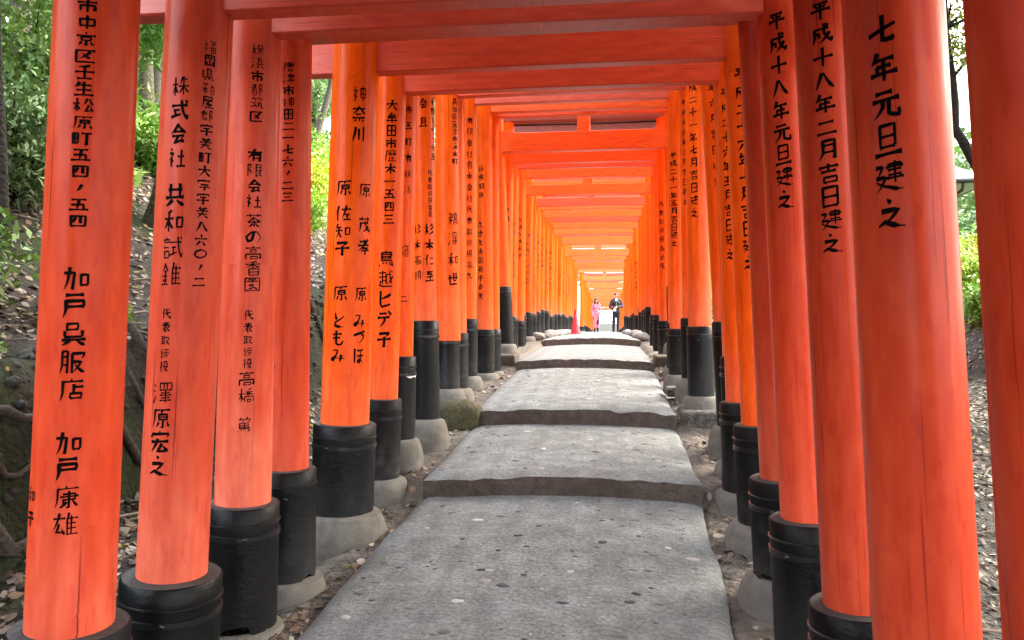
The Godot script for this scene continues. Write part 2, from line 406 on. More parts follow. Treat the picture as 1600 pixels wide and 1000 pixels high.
func materials() -> void:
	var pa := paint_image(11, 384, 768, 22)
	var pb := paint_image(29, 384, 768, 46)
	var pc := paint_image(47, 384, 768, 10)
	var tints := {"bright": [0.84, 0.112, 0.005], "red": [0.6, 0.072, 0.024], "dull": [0.5, 0.064, 0.023], "pink": [0.58, 0.088, 0.04]}
	for t in tints:
		var c: Array = tints[t]
		var k := 0
		for p in [pa, pb, pc]:
			var m := mat(lin(0.84, 0.25, 0.15), 0.3, p[0], p[1], 0.12)
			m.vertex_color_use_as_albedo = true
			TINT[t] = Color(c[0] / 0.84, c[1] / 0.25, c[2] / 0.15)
			m.uv1_scale = Vector3(1, 0.33, 1)
			m.metallic_specular = 0.22
			M["paint_%s_%d" % [t, k]] = m
			k += 1
	var pr := paint_image(83, 384, 768, 34, true)
	for t in tints:
		var bc: Array = {"bright": [0.85, 0.13, 0.01], "red": [0.74, 0.09, 0.026], "dull": [0.6, 0.1, 0.052], "pink": [0.7, 0.125, 0.062]}[t]
		var bm_ := mat(lin(bc[0], bc[1], bc[2]), 0.4, pr[0], pr[1], 0.12)
		bm_.uv1_scale = Vector3(0.36, 1.3, 1)
		M["beam_" + t] = bm_
	M.beam_shaded = mat(lin(0.2, 0.06, 0.04), 0.8, pr[0], pr[1], 0.12)  # beam tone darkened to imitate shade seen through the open frame
	M.top_dark = mat(lin(0.03, 0.016, 0.014), 0.8)  # near-black tone, shade painted onto the upper beams behind that frame
	M.black = mat(lin(0.05, 0.051, 0.053), 0.46, noise_tex(512, 0.01, Color(0.7, 0.7, 0.7), Color(1, 1, 1), 21), noise_tex(512, 0.03, Color.BLACK, Color.WHITE, 22), 0.25, 1.6)
	M.black_worn = mat(lin(0.085, 0.084, 0.082), 0.62, noise_tex(512, 0.014, Color(0.28, 0.28, 0.29), Color(1, 1, 1), 23), noise_tex(512, 0.03, Color.BLACK, Color.WHITE, 24), 0.35, 1.4)
	M.black.vertex_color_use_as_albedo = true
	M.black_worn.vertex_color_use_as_albedo = true
	M.black.metallic_specular = 0.3
	M.black_worn.metallic_specular = 0.3
	M.band = mat(lin(0.004, 0.004, 0.0044), 0.32)
	M.sleeve_top = mat(lin(0.07, 0.064, 0.06), 0.8, noise_tex(256, 0.05, Color(0.5, 0.5, 0.5), Color(1, 1, 1), 25), null, 0, 3.0)
	M.ink = mat(lin(0.003, 0.002, 0.002), 0.8)
	M.ink.metallic_specular = 0.15
	M.ink_faint = mat(lin(0.09, 0.018, 0.012), 0.55)
	M.mortar = mat(lin(0.17, 0.16, 0.14), 0.95, noise_tex(512, 0.012, Color(0.72, 0.71, 0.69), Color(1, 1, 1), 31), noise_tex(512, 0.06, Color.BLACK, Color.WHITE, 32), 0.4, 1.5)
	M.rock = mat(lin(0.16, 0.148, 0.13), 0.95, noise_tex(512, 0.02, Color(0.45, 0.44, 0.42), Color(1, 1, 1), 33), noise_tex(512, 0.05, Color.BLACK, Color.WHITE, 34), 2.0, 1.4)
	M.pale_rock = mat(lin(0.3, 0.285, 0.26), 0.95, noise_tex(512, 0.02, Color(0.6, 0.59, 0.57), Color(1, 1, 1), 35), noise_tex(512, 0.05, Color.BLACK, Color.WHITE, 34), 1.2, 1.4)
	M.moss_rock = mat(lin(0.13, 0.122, 0.085), 0.98, noise_tex(512, 0.025, Color(0.5, 0.52, 0.36), Color(1, 0.95, 0.85), 36), noise_tex(512, 0.06, Color.BLACK, Color.WHITE, 37), 2.5, 1.6)
	var pi_ := path_images()
	M.path = mat(Color(1, 1, 1), 0.9, pi_[0], pi_[1], 1.0, 0.57)
	M.riser = mat(lin(0.095, 0.076, 0.063), 0.95, noise_tex(512, 0.015, Color(0.68, 0.66, 0.64), Color(1, 1, 1), 41), noise_tex(512, 0.05, Color.BLACK, Color.WHITE, 42), 0.9, 1.1)
	M.ground = mat(Color.WHITE, 0.97, noise_tex(1024, 0.012, Color(0.5, 0.48, 0.45), Color(1, 1, 1), 51), noise_tex(1024, 0.04, Color.BLACK, Color.WHITE, 52), 2.5, 0.45)
	M.ground.vertex_color_use_as_albedo = true
	M.leaf = mat(Color.WHITE, 0.6)
	M.leaf.vertex_color_use_as_albedo = true
	M.leaf.backlight_enabled = true
	M.leaf.backlight = Color(0.35, 0.42, 0.12)
	M.litter = mat(Color.WHITE, 0.75)
	M.litter.vertex_color_use_as_albedo = true
	var bark := noise_tex(512, 0.03, Color(0.35, 0.33, 0.3), Color(1, 1, 1), 61)
	var barkb := noise_tex(512, 0.04, Color.BLACK, Color.WHITE, 62)
	M.bark_dark = mat(lin(0.028, 0.023, 0.017), 0.95, bark, barkb, 2.0, 0.9)
	M.bark_grey = mat(lin(0.17, 0.145, 0.12), 0.95, bark, barkb, 2.0, 0.9)
	M.bark_green = mat(lin(0.09, 0.085, 0.04), 0.95, bark, barkb, 2.0, 0.9)
	M.root = mat(lin(0.1, 0.082, 0.064), 0.95, bark, barkb, 1.0, 1.5)
	M.cone = mat(lin(0.5, 0.006, 0.02), 0.5)
	M.cone_base = mat(lin(0.36, 0.006, 0.016), 0.6)
	M.pink = mat(lin(0.5, 0.16, 0.21), 0.9)
	M.navy = mat(lin(0.008, 0.0075, 0.013), 0.75)
	M.trousers = mat(lin(0.008, 0.007, 0.014), 0.85)
	M.dark = mat(lin(0.012, 0.011, 0.012), 0.6)
	M.hair = mat(lin(0.013, 0.007, 0.005), 0.55)
	M.skin = mat(lin(0.4, 0.22, 0.15), 0.55)
	M.cloth_white = mat(lin(0.65, 0.6, 0.58), 0.85)
	M.plaster = mat(lin(0.55, 0.5, 0.42), 0.9, noise_tex(256, 0.02, Color(0.8, 0.79, 0.77), Color.WHITE, 71), null, 0, 0.6)
	M.old_wood = mat(lin(0.12, 0.075, 0.045), 0.85, bark, barkb, 0.4, 1.2)
	M.roof_metal = mat(lin(0.24, 0.25, 0.26), 0.45)
	M.gutter = mat(lin(0.005, 0.005, 0.0048), 0.6)
	M.grey_metal = mat(lin(0.3, 0.31, 0.32), 0.5)

# ---------------------------------------------------------------- the gates
# side: [x at y_ref, y_ref, lean, radius, sleeve radius, sleeve top, sleeve bottom, footing bottom, tint, writing, jagged]
func gate(d: float, nuki: float, sides: Array, label: String, o := {}) -> Node3D:
	var gy: float = height(-0.4, d)
	var t := thing("torii_gate", label, "torii gate", Vector3(0, gy, -d), 0.0, "vermilion gates over the path")
	var fine: bool = d < 13.5
	var bm: Material = M["beam_" + o.get("beam", "red")]
	var nh: float = o.get("nuki_h", 0.2)
	var kas: float = nuki + nh + o.get("gap", 0.3)
	var xs := []
	for s in sides:
		var x0: float = s[0] + s[2] * (gy - s[1])
		var top := kas + 0.02 - gy
		var rot := Basis(Vector3.BACK, -atan(s[2])) * Basis(Vector3.UP, 0.0)
		var dz := rng.randf_range(-0.02, 0.02)
		var r: float = s[3]
		var y0: float = s[5] - gy - 0.12
		var r_top := r * 0.93
		var rad_at := func(y: float) -> float: return lerpf(r, r_top, clampf((y - y0) / (top - y0), 0.0, 1.0))
		var g := Geo.new()
		var pr := []
		var vo := rng.randf() * 3.0
		for f in [0.0, 0.07, 0.13, 0.2, 0.3, 0.45, 0.6, 0.8, 1.0]:
			var y := lerpf(y0, top, f)
			pr.append(Vector2(rad_at.call(y), y))
		# paint grows paler and pinker towards the foot
		var foot_pale := rng.randf_range(0.0, 0.5) * (1.9 if s[8] == "pink" else 0.9)
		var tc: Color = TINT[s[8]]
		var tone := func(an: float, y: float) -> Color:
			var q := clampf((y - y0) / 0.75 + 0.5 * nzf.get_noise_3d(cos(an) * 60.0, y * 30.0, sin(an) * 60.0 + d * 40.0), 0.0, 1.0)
			return tc.lerp(Color(1, 1, 1), foot_pale * (1.0 - smoothstep(0.15, 1.0, q)) * 0.7)
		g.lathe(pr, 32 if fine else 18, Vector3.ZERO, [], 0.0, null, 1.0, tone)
		for i in g.uv.size(): g.uv[i] += Vector2(vo, vo)
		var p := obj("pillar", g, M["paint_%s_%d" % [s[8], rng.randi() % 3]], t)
		p.transform = Transform3D(rot, Vector3(x0, 0, dz))
		for w in s[9]:
			var faint: bool = w.size() > 6
			obj("inscription", inscription(w[0], w[1], w[3] - gy, w[4] - gy, w[5], rad_at, fine), M.ink_faint if faint else M.ink, p)
		# black sleeve round the foot, two iron bands, a lip on top
		var st: float = s[5] - gy; var sb: float = s[6] - gy; var sr: float = s[4]
		var worn: bool = s.size() > 10 and s[10] > 0.0
		var jag := []
		var seg := 30 if fine else 16
		for k in seg:
			var j := 0.0
			if worn:
				var nn := nzf.get_noise_2d(k * 23.0 + d * 50.0, d * 31.0)
				j = maxf(0.0, nn) * s[10] * 2.2
				if k % 7 == int(d * 5.0) % 7: j += s[10] * 0.5
			jag.append(j)
		g = Geo.new()
		var dusty := rng.randf_range(0.25, 0.8)
		var grime := func(an: float, y: float) -> Color:
			var e := nzf.get_noise_3d(cos(an) * 70.0, y * 22.0, sin(an) * 70.0 + d * 30.0)
			var q := clampf((y - sb) / maxf(st - sb, 0.1) + 0.55 * e, 0.0, 1.0)
			var v := lerpf(dusty, 0.05, smoothstep(0.0, 0.75, q)) * (1.0 + 0.5 * e)
			return Color(v, v * 0.98, v * 0.95)
		var spr := [Vector2(sr * 0.99, sb - 0.03)]
		for f in [0.08, 0.16, 0.26, 0.38, 0.52, 0.68, 0.82]: spr.append(Vector2(sr * (1.008 - 0.008 * f), lerpf(sb, st, f)))
		spr += [Vector2(sr, st - 0.008), Vector2(sr - 0.008, st)]
		g.lathe(spr, seg, Vector3.ZERO, jag, 0.012, nzf, 1.0, grime)
		var sl := obj("base_sleeve", g, M.black if rng.randf() < 0.55 else M.black_worn, t)
		sl.transform = Transform3D(rot, Vector3(x0, 0, dz))
		g = Geo.new()
		g.lathe([Vector2(sr - 0.008, st), Vector2(r * 0.99, st + 0.004)], seg)
		obj("sleeve_rim", g, M.sleeve_top, sl)
		if d < 24.0:
			for by in [[st - 0.075, 0.012], [st - 0.125, 0.03]]:
				if by[1] > 0.02 and rng.randf() < 0.25: continue
				g = Geo.new()
				g.lathe([Vector2(sr * 1.0, by[0] - by[1]), Vector2(sr + 0.006, by[0] - by[1] + 0.003), Vector2(sr + 0.006, by[0] - 0.003), Vector2(sr * 1.0, by[0])], seg)
				obj("band", g, M.band, sl)
			if fine:
				g = Geo.new()
				var a := atan2(-x0, d) + rng.randf_range(-0.6, 0.6)
				g.stone(Vector3(sin(a) * (sr + 0.006), st - 0.14, cos(a) * (sr + 0.006)), Vector3(0.022, 0.022, 0.016), 3.0, nzf, 0.0)
				obj("nail_head", g, M.band, sl)
		if o.has("peel") and s[0] < 0.0:
			g = Geo.new()
			var up := []
			for q in seg: up.append(0.03 * clampf(0.5 + 1.6 * nzf.get_noise_1d(q * 47.0), 0.0, 1.0))
			g.lathe([Vector2(sr + 0.003, st - 0.17), Vector2(sr + 0.004, st - 0.138)], seg, Vector3.ZERO, up)
			obj("peeling_band", g, M.cloth_white, sl)
		# rounded mortar footing
		var fb: float = s[7] - gy - 0.06
		var fh := maxf(sb - fb, 0.1)
		var fr := sr + clampf(fh * 0.28, 0.045, 0.095)
		g = Geo.new()
		g.lathe([Vector2(fr * 1.02, fb - 0.1), Vector2(fr * 1.03, fb + fh * 0.3), Vector2(fr * 1.0, fb + fh * 0.55), Vector2(fr * 0.95, fb + fh * 0.78), Vector2(lerpf(sr, fr, 0.55), fb + fh * 0.95), Vector2(sr * 0.9, fb + fh * 1.03)], 24 if fine else 12, Vector3(x0 + s[2] * (sb), 0, dz), [], 0.055, nzf)
		obj("footing", g, M.mortar, t)
		xs.append([s[0] + s[2] * (nuki - s[1]), s[0] + s[2] * (kas - s[1]), r_top])
	# tie beam through both pillars, wedges, strut, top beams
	var th: float = o.get("nuki_t", 0.1)
	var g := Geo.new()
	var a: float = xs[0][0] - o.get("over", 0.36); var b: float = xs[1][0] + o.get("over", 0.36)
	g.box(Vector3((a + b) / 2, nuki + nh / 2 - gy, 0), Vector3(b - a, nh, th), 0.007)
	var nb := obj("tie_beam", g, bm, t)
	if o.get("wedges", d < 8.0 or d > 11.9 and d < 13.0):
		for k in 2:
			for sg in [-1.0, 1.0]:
				g = Geo.new()
				var wx: float = xs[k][0] + sg * (xs[k][2] + 0.075)
				g.box(Vector3(wx, nuki + nh + 0.022 - gy, 0), Vector3(0.17, 0.04, th * 0.7), 0.004, Basis(Vector3.BACK, -sg * 0.06))
				obj("wedge", g, bm, nb)
	var mid: float = (xs[0][0] + xs[1][0]) / 2
	g = Geo.new()
	g.box(Vector3(mid, (nuki + nh + kas) / 2 - gy, 0), Vector3(0.2, kas - nuki - nh + 0.02, 0.085), 0.006)
	obj("centre_strut", g, bm, t)
	a = xs[0][1] - 0.5; b = xs[1][1] + 0.5
	g = Geo.new()
	g.box(Vector3((a + b) / 2, kas + 0.09 - gy, 0), Vector3(b - a, 0.18, 0.21), 0.008)
	obj("lower_top_beam", g, M.beam_shaded if o.get("shaded_top", false) else bm, t)
	# the upper beam turns up a little at its ends
	g = Geo.new()
	var n := 10
	var sec := [Vector2(-0.13, 0.0), Vector2(-0.15, 0.13), Vector2(0, 0.2), Vector2(0.15, 0.13), Vector2(0.13, 0.0)]
	var rows := []
	for i in n + 1:
		var u := -1.0 + 2.0 * i / n
		rows.append([lerpf(a - 0.14, b + 0.14, i / float(n)), kas + 0.182 - gy + 0.09 * pow(absf(u), 3.0)])
	for i in n:
		for k in 5:
			var p: Vector2 = sec[k]; var q: Vector2 = sec[(k + 1) % 5]
			var nn := Vector3(0, (q.x - p.x), -(q.y - p.y)).normalized()
			if nn.dot(Vector3(0, (p.y + q.y) / 2 - 0.08, (p.x + q.x) / 2)) < 0.0: nn = -nn
			g.quad(g.vert(Vector3(rows[i][0], rows[i][1] + p.y, p.x), nn), g.vert(Vector3(rows[i + 1][0], rows[i + 1][1] + p.y, p.x), nn), g.vert(Vector3(rows[i + 1][0], rows[i + 1][1] + q.y, q.x), nn), g.vert(Vector3(rows[i][0], rows[i][1] + q.y, q.x), nn))
	for e in [0, n]:
		var nn := Vector3(-1 if e == 0 else 1, 0, 0)
		var c0 := g.vert(Vector3(rows[e][0], rows[e][1] + 0.08, 0), nn)
		var ids := []
		for k in 5: ids.append(g.vert(Vector3(rows[e][0], rows[e][1] + sec[k].y, sec[k].x), nn))
		for k in 5: g.tri(c0, ids[k], ids[(k + 1) % 5])
	obj("upper_top_beam", g, M.top_dark if o.get("shaded_top", false) else M["beam_dull"], t)
	if d > 2.6: t.rotation = Vector3(rng.randf_range(-0.004, 0.004), rng.randf_range(-0.008, 0.008), rng.randf_range(-0.003, 0.003))
	return t

# ---------------------------------------------------------------- path
func slab(d0: float, d1: float, y0: float, y1: float, xl: Callable, xr: Callable, rise: float, label: String) -> void:
	var g := Geo.new()
	var nx := 44; var nd := maxi(12, int((d1 - d0) / 0.09))
	nd = mini(nd, 90)
	var P := func(i: int, j: int) -> Vector3:
		var t := float(j) / nd
		var d := lerpf(d0, d1, t)
		var l: float = xl.call(d) + 0.03 * nzf.get_noise_1d(d * 40.0)
		var r: float = xr.call(d) + 0.03 * nzf.get_noise_1d(d * 40.0 + 400.0)
		var u := float(i) / nx
		var x := lerpf(l, r, u)
		var crown := 0.048 * (1.0 - pow(2.0 * u - 1.0, 2.0))
		var edge := minf(minf(u, 1.0 - u) * (r - l), (d - d0)) 
		var worn := -(0.018 + 0.03 * maxf(0.0, nzf.get_noise_2d(x * 150.0, d0 * 70.0)) + 0.02 * maxf(0.0, nz.get_noise_2d(x * 90.0, d0 * 31.0))) * pow(clampf(1.0 - edge / 0.07, 0, 1), 2.0)
		d += (0.03 * sin(u * PI) * -1.0 + 0.014 * nzf.get_noise_1d(x * 60.0 + d0 * 9.0)) * clampf(1.0 - (d - d0) / 0.4, 0, 1)
		return Vector3(x, lerpf(y0, y1, t) + crown + worn + 0.006 * nzf.get_noise_2d(x * 90.0, d * 90.0) + 0.012 * nz.get_noise_2d(x * 30.0, d * 30.0), -d)
	var pts := []
	for j in nd + 1:
		for i in nx + 1: pts.append(P.call(i, j))
	var W := nx + 1
	for j in nd + 1:
		for i in nx + 1:
			var ex: Vector3 = pts[j * W + mini(i + 1, nx)] - pts[j * W + maxi(i - 1, 0)]
			var ed: Vector3 = pts[mini(j + 1, nd) * W + i] - pts[maxi(j - 1, 0) * W + i]
			var nn := ex.cross(ed).normalized()
			if nn.y < 0: nn = -nn
			g.vert(pts[j * W + i], nn)
	for j in nd:
		for i in nx:
			g.quad(j * W + i, j * W + i + 1, (j + 1) * W + i + 1, (j + 1) * W + i)
	for side in [0, nx]:
		for j in nd:
			var a: Vector3 = pts[j * W + side]; var b: Vector3 = pts[(j + 1) * W + side]
			g.face(a, b, b - Vector3(0, 0.3, 0), a - Vector3(0, 0.3, 0), Vector3(-1 if side == 0 else 1, 0, 0))
	var o := obj("path", g, M.path)
	struct(o, label)
	if rise > 0.0:
		g = Geo.new()
		var rows := 5
		var base := 0
		for j in rows + 1:
			for i in nx + 1:
				var p: Vector3 = pts[i]
				var t := float(j) / rows
				var q := p + Vector3(0, -t * (rise + 0.12), 0.001 + 0.02 * t + 0.012 * nzf.get_noise_2d(p.x * 120.0, t * 60.0 + d0 * 50.0) * sin(PI * minf(t * 1.4, 1.0)) + 0.012 * sin(PI * minf(t * 1.6, 1.0)))
				if j == 0: q.z = p.z
				g.vert(q, Vector3(0.25 * nzf.get_noise_2d(p.x * 200.0, t * 90.0), 0.15 + 0.2 * nzf.get_noise_2d(p.x * 200.0 + 90.0, t * 90.0), 1).normalized())
		for j in rows:
			for i in nx:
				var q := base + j * W + i
				g.quad(q, q + 1, q + W + 1, q + W)
		obj("step_riser", g, M.riser, o)

# ---------------------------------------------------------------- leaves
func leaf_cluster(n: int, size: float, seed_: int) -> ArrayMesh:
	var r := RandomNumberGenerator.new(); r.seed = seed_
	var g := Geo.new()
	for i in n:
		var b := Basis.from_euler(Vector3(r.randf_range(-0.9, 0.9), r.randf() * TAU, r.randf_range(-0.9, 0.9)))
		var o := Vector3(r.randf_range(-1, 1), r.randf_range(-1, 1), r.randf_range(-1, 1)) * 0.5
		var s := size * r.randf_range(0.6, 1.2)
		var nn := b * Vector3.UP
		var sh := r.randf_range(0.75, 1.2)
		var c := Color(sh, sh, sh)
		var v0 := g.vert(o - b * Vector3(0, 0, s), nn, Vector2.ZERO, c)
		var v1 := g.vert(o + b * Vector3(s * 0.38, s * 0.12, -s * 0.1), nn, Vector2.ZERO, c)
		var v2 := g.vert(o + b * Vector3(0, -s * 0.1, s), nn, Vector2.ZERO, c)
		var v3 := g.vert(o + b * Vector3(-s * 0.38, s * 0.12, -s * 0.1), nn, Vector2.ZERO, c)
		g.tri(v0, v1, v2); g.tri(v0, v2, v3)
	return g.mesh()

func scatter(called: String, mesh: Mesh, m: Material, xf: Array, cols: Array, parent: Node = null) -> MultiMeshInstance3D:
	var mm := MultiMesh.new()
	mm.transform_format = MultiMesh.TRANSFORM_3D
	mm.use_colors = true
	mm.mesh = mesh
	mm.instance_count = xf.size()
	for i in xf.size():
		mm.set_instance_transform(i, xf[i])
		mm.set_instance_color(i, cols[i])
	var o := MultiMeshInstance3D.new()
	o.multimesh = mm
	o.material_override = m
	if parent:
		o.name = called
		parent.add_child(o, true)
	else:
		o.name = numbered(called)
		add_child(o, true)
	return o

func rbasis(s: float) -> Basis:
	return Basis.from_euler(Vector3(rng.randf_range(-0.6, 0.6), rng.randf() * TAU, rng.randf_range(-0.6, 0.6))).scaled(Vector3.ONE * s)

# tree: trunk, limbs, and a crown of leaf sprays round the ends of its branches. blobs: [offset from the trunk foot, radius]
func tree(called: String, label: String, x: float, d: float, trunk: Array, r0: float, bark: String, blobs: Array, tint: Color, n: int, leaf: float, group := "trees on the slope", coarse := false) -> void:
	var y := height(x, d) - 0.1
	var t := thing(called, label, "tree", Vector3(x, y, -d), 0.0, group)
	var pts := []; var rad := []
	var m := trunk.size()
	for i in m:
		for e in 4 if i < m - 1 else 1:
			var f := (i + e / 4.0) / (m - 1)
			var p: Vector3 = trunk[i].lerp(trunk[mini(i + 1, m - 1)], e / 4.0)
			pts.append(p + Vector3(nzf.get_noise_2d(f * 300.0, x * 70.0), 0, nzf.get_noise_2d(f * 300.0, d * 70.0)) * r0 * 0.5)
			rad.append(r0 * lerpf(1.0, 0.45, f) * (1.0 + 0.9 * pow(maxf(0.0, 1.0 - f * 9.0), 2.0)))
	var g := Geo.new()
	g.tube(pts, rad, 10)
	obj("trunk", g, M[bark], t)
	var xf := []; var cs := []
	var tot := 0.0
	for b in blobs: tot += pow(b[1], 2.0)
	g = Geo.new()
	for b in blobs:
		var c: Vector3 = b[0]
		# a limb from the nearest point of the trunk that lies below the blob
		var q: Vector3 = pts[0]
		for p in pts:
			if p.y < c.y - 0.15 * b[1] and (p - c).length() < (q - c).length() + 0.4: q = p
		for k in 3:
			var e: Vector3 = c + Vector3(rng.randf_range(-1, 1), rng.randf_range(-0.4, 0.7), rng.randf_range(-1, 1)) * b[1] * 0.75
			var mid := q.lerp(e, 0.5) + Vector3(rng.randf_range(-0.1, 0.1), 0.12, rng.randf_range(-0.1, 0.1)) * (e - q).length()
			g.tube([q, q.lerp(mid, 0.5), mid, mid.lerp(e, 0.5), e], [r0 * 0.32, r0 * 0.26, r0 * 0.19, r0 * 0.12, r0 * 0.05], 5)
		var cnt := int(n * b[1] * b[1] / tot)
		for i in cnt:
			var dir := Vector3(rng.randfn(), rng.randfn(), rng.randfn()).normalized()
			var rr: float = b[1] * pow(rng.randf(), 0.5)
			var p := c + dir * rr * Vector3(1.0, 0.7, 1.0)
			if nz.get_noise_3d((p.x + x) * 55.0, p.y * 70.0, (p.z - d) * 55.0) < -0.16: continue
			xf.append(Transform3D(rbasis(rng.randf_range(0.7, 1.3) * leaf), p))
			var k := rng.randf_range(0.6, 1.35)
			cs.append(Color(tint.r * k * rng.randf_range(0.8, 1.25), tint.g * k, tint.b * k * rng.randf_range(0.8, 1.2)))
	obj("limb", g, M[bark], t)
	scatter("crown", M.cluster_big if coarse else M.cluster, M.leaf, xf, cs, t)

func shrub(label: String, x: float, d: float, w: float, h: float, tint: Color, n: int, leaf: float, group := "shrubs on the bank") -> void:
	var y := height(x, d) - 0.05
	var t := thing("shrub", label, "shrub", Vector3(x, y, -d), 0.0, group)
	var g := Geo.new()
	var tips := []
	for k in 9:
		var e := Vector3(rng.randf_range(-0.5, 0.5) * w, h * rng.randf_range(0.5, 0.95), rng.randf_range(-0.5, 0.5) * w)
		g.tube([Vector3(e.x * 0.1, 0, e.z * 0.1), e * Vector3(0.4, 0.55, 0.4), e], [0.018, 0.012, 0.005], 5)
		tips.append(e)
	obj("stem", g, M.bark_dark, t)
	var xf := []; var cs := []
	for i in n:
		var e: Vector3 = tips[rng.randi() % 9]
		var p := e * rng.randf_range(0.35, 1.0) + Vector3(rng.randfn(), rng.randfn() * 0.7, rng.randfn()) * w * 0.16
		p.y = maxf(p.y, 0.03)
		xf.append(Transform3D(rbasis(leaf * rng.randf_range(0.7, 1.3)), p))
		var k := rng.randf_range(0.6, 1.4)
		cs.append(Color(tint.r * k * rng.randf_range(0.85, 1.2), tint.g * k, tint.b * k))
	scatter("foliage", M.cluster, M.leaf, xf, cs, t)

# ---------------------------------------------------------------- bodies: one smooth skin over tapered bones
func skin(bones: Array, cell: float, blend: float) -> Geo:
	var lo := Vector3.ONE * 1e9; var hi := -lo
	for b in bones:
		var r: float = maxf(b[2], b[3]) + 0.03
		lo = lo.min((b[0] as Vector3).min(b[1]) - Vector3.ONE * r)
		hi = hi.max((b[0] as Vector3).max(b[1]) + Vector3.ONE * r)
	var nx := int((hi.x - lo.x) / cell) + 3; var ny := int((hi.y - lo.y) / cell) + 3; var nzz := int((hi.z - lo.z) / cell) + 3
	var f := PackedFloat32Array(); f.resize(nx * ny * nzz); f.fill(9.0)
	for b in bones:
		var p: Vector3 = b[0]; var q: Vector3 = b[1]
		var ra: float = b[2]; var rb: float = b[3]
		var sq: Vector3 = b[4] if b.size() > 4 else Vector3.ONE
		var pad := Vector3.ONE * (maxf(ra, rb) * maxf(sq.x, maxf(sq.y, sq.z)) + blend + 2.0 * cell)
		var i0 := ((p.min(q) - pad - lo) / cell).floor().max(Vector3.ZERO)
		var i1 := ((p.max(q) + pad - lo) / cell).ceil().min(Vector3(nx - 1, ny - 1, nzz - 1))
		var pq := q - p
		var l2 := maxf(pq.length_squared(), 1e-9)
		for z in range(int(i0.z), int(i1.z) + 1):
			for y in range(int(i0.y), int(i1.y) + 1):
				for x in range(int(i0.x), int(i1.x) + 1):
					var c := lo + Vector3(x, y, z) * cell
					var t := clampf((c - p).dot(pq) / l2, 0.0, 1.0)
					var dv := (c - p - pq * t) / sq
					var dd := dv.length() - lerpf(ra, rb, t)
					var id := (z * ny + y) * nx + x
					var o := f[id]
					var h := maxf(blend - absf(o - dd), 0.0) / blend
					f[id] = minf(o, dd) - h * h * blend * 0.25
	var g := Geo.new()
	var ids := {}
	var at := func(x: int, y: int, z: int) -> float: return f[(z * ny + y) * nx + x]
	for z in nzz - 1:
		for y in ny - 1:
			for x in nx - 1:
				var base := (z * ny + y) * nx + x
				var s := 0
				var v := [f[base], f[base + 1], f[base + nx], f[base + nx + 1], f[base + nx * ny], f[base + nx * ny + 1], f[base + nx * ny + nx], f[base + nx * ny + nx + 1]]
				for k in 8:
					if v[k] < 0.0: s += 1
				if s == 0 or s == 8: continue
				var sum := Vector3.ZERO; var n := 0
				for e in [[0, 1], [2, 3], [4, 5], [6, 7], [0, 2], [1, 3], [4, 6], [5, 7], [0, 4], [1, 5], [2, 6], [3, 7]]:
					var a: float = v[e[0]]; var b: float = v[e[1]]
					if (a < 0.0) != (b < 0.0):
						var t := a / (a - b)
						var pa := Vector3(e[0] & 1, (e[0] >> 1) & 1, e[0] >> 2); var pb := Vector3(e[1] & 1, (e[1] >> 1) & 1, e[1] >> 2)
						sum += pa.lerp(pb, t); n += 1
				var gr := Vector3(v[1] + v[3] + v[5] + v[7] - v[0] - v[2] - v[4] - v[6], v[2] + v[3] + v[6] + v[7] - v[0] - v[1] - v[4] - v[5], v[4] + v[5] + v[6] + v[7] - v[0] - v[1] - v[2] - v[3])
				ids[base] = g.vert(lo + (Vector3(x, y, z) + sum / n) * cell, gr.normalized())
	for base in ids:
		var sx := [1, nx, nx * ny]
		for a in 3:
			var b: int = sx[(a + 1) % 3]; var c: int = sx[(a + 2) % 3]
			var q: int = base + sx[a]
			if (f[base] < 0.0) != (f[q] < 0.0) and ids.has(base - b) and ids.has(base - c) and ids.has(base - b - c):
				g.quad(ids[base], ids[base - b], ids[base - b - c], ids[base - c])
	return g

func hand(wrist: Vector3, dir: Vector3, palm: Vector3, thumb: Vector3, curl: float) -> Array:
	var out := []
	var side := dir.cross(palm).normalized()
	if side.dot(thumb) < 0: side = -side
	var kn := wrist + dir * 0.085
	out.append([wrist, wrist + dir * 0.05 + side * 0.012, 0.024, 0.026, Vector3.ONE])
	out.append([wrist + side * 0.0, kn - side * 0.02, 0.02, 0.017])
	for k in 4:
		var b := kn + side * (0.03 - 0.02 * k)
		var l: float = [0.07, 0.078, 0.072, 0.056][k]
		var d1 := (dir + palm * curl * 0.5).normalized(); var d2 := (dir * (1.0 - curl * 0.5) + palm * curl).normalized(); var d3 := (dir * (0.6 - curl) + palm * curl * 1.2).normalized()
		out.append([b - dir * 0.02, b, 0.0105, 0.0095])
		out.append([b, b + d1 * l * 0.45, 0.0095, 0.009])
		out.append([b + d1 * l * 0.45, b + d1 * l * 0.45 + d2 * l * 0.32, 0.009, 0.008])
		out.append([b + d1 * l * 0.45 + d2 * l * 0.32, b + d1 * l * 0.45 + d2 * l * 0.32 + d3 * l * 0.23, 0.008, 0.007])
	var tb := wrist + dir * 0.025 + side * 0.028
	out.append([tb - side * 0.01, tb + (dir * 0.6 + side * 0.7).normalized() * 0.032, 0.013, 0.011])
	out.append([tb + (dir * 0.6 + side * 0.7).normalized() * 0.032, tb + (dir * 0.6 + side * 0.7).normalized() * 0.032 + (dir * 0.9 + side * 0.2 + palm * 0.4).normalized() * 0.028, 0.011, 0.009])
	return out

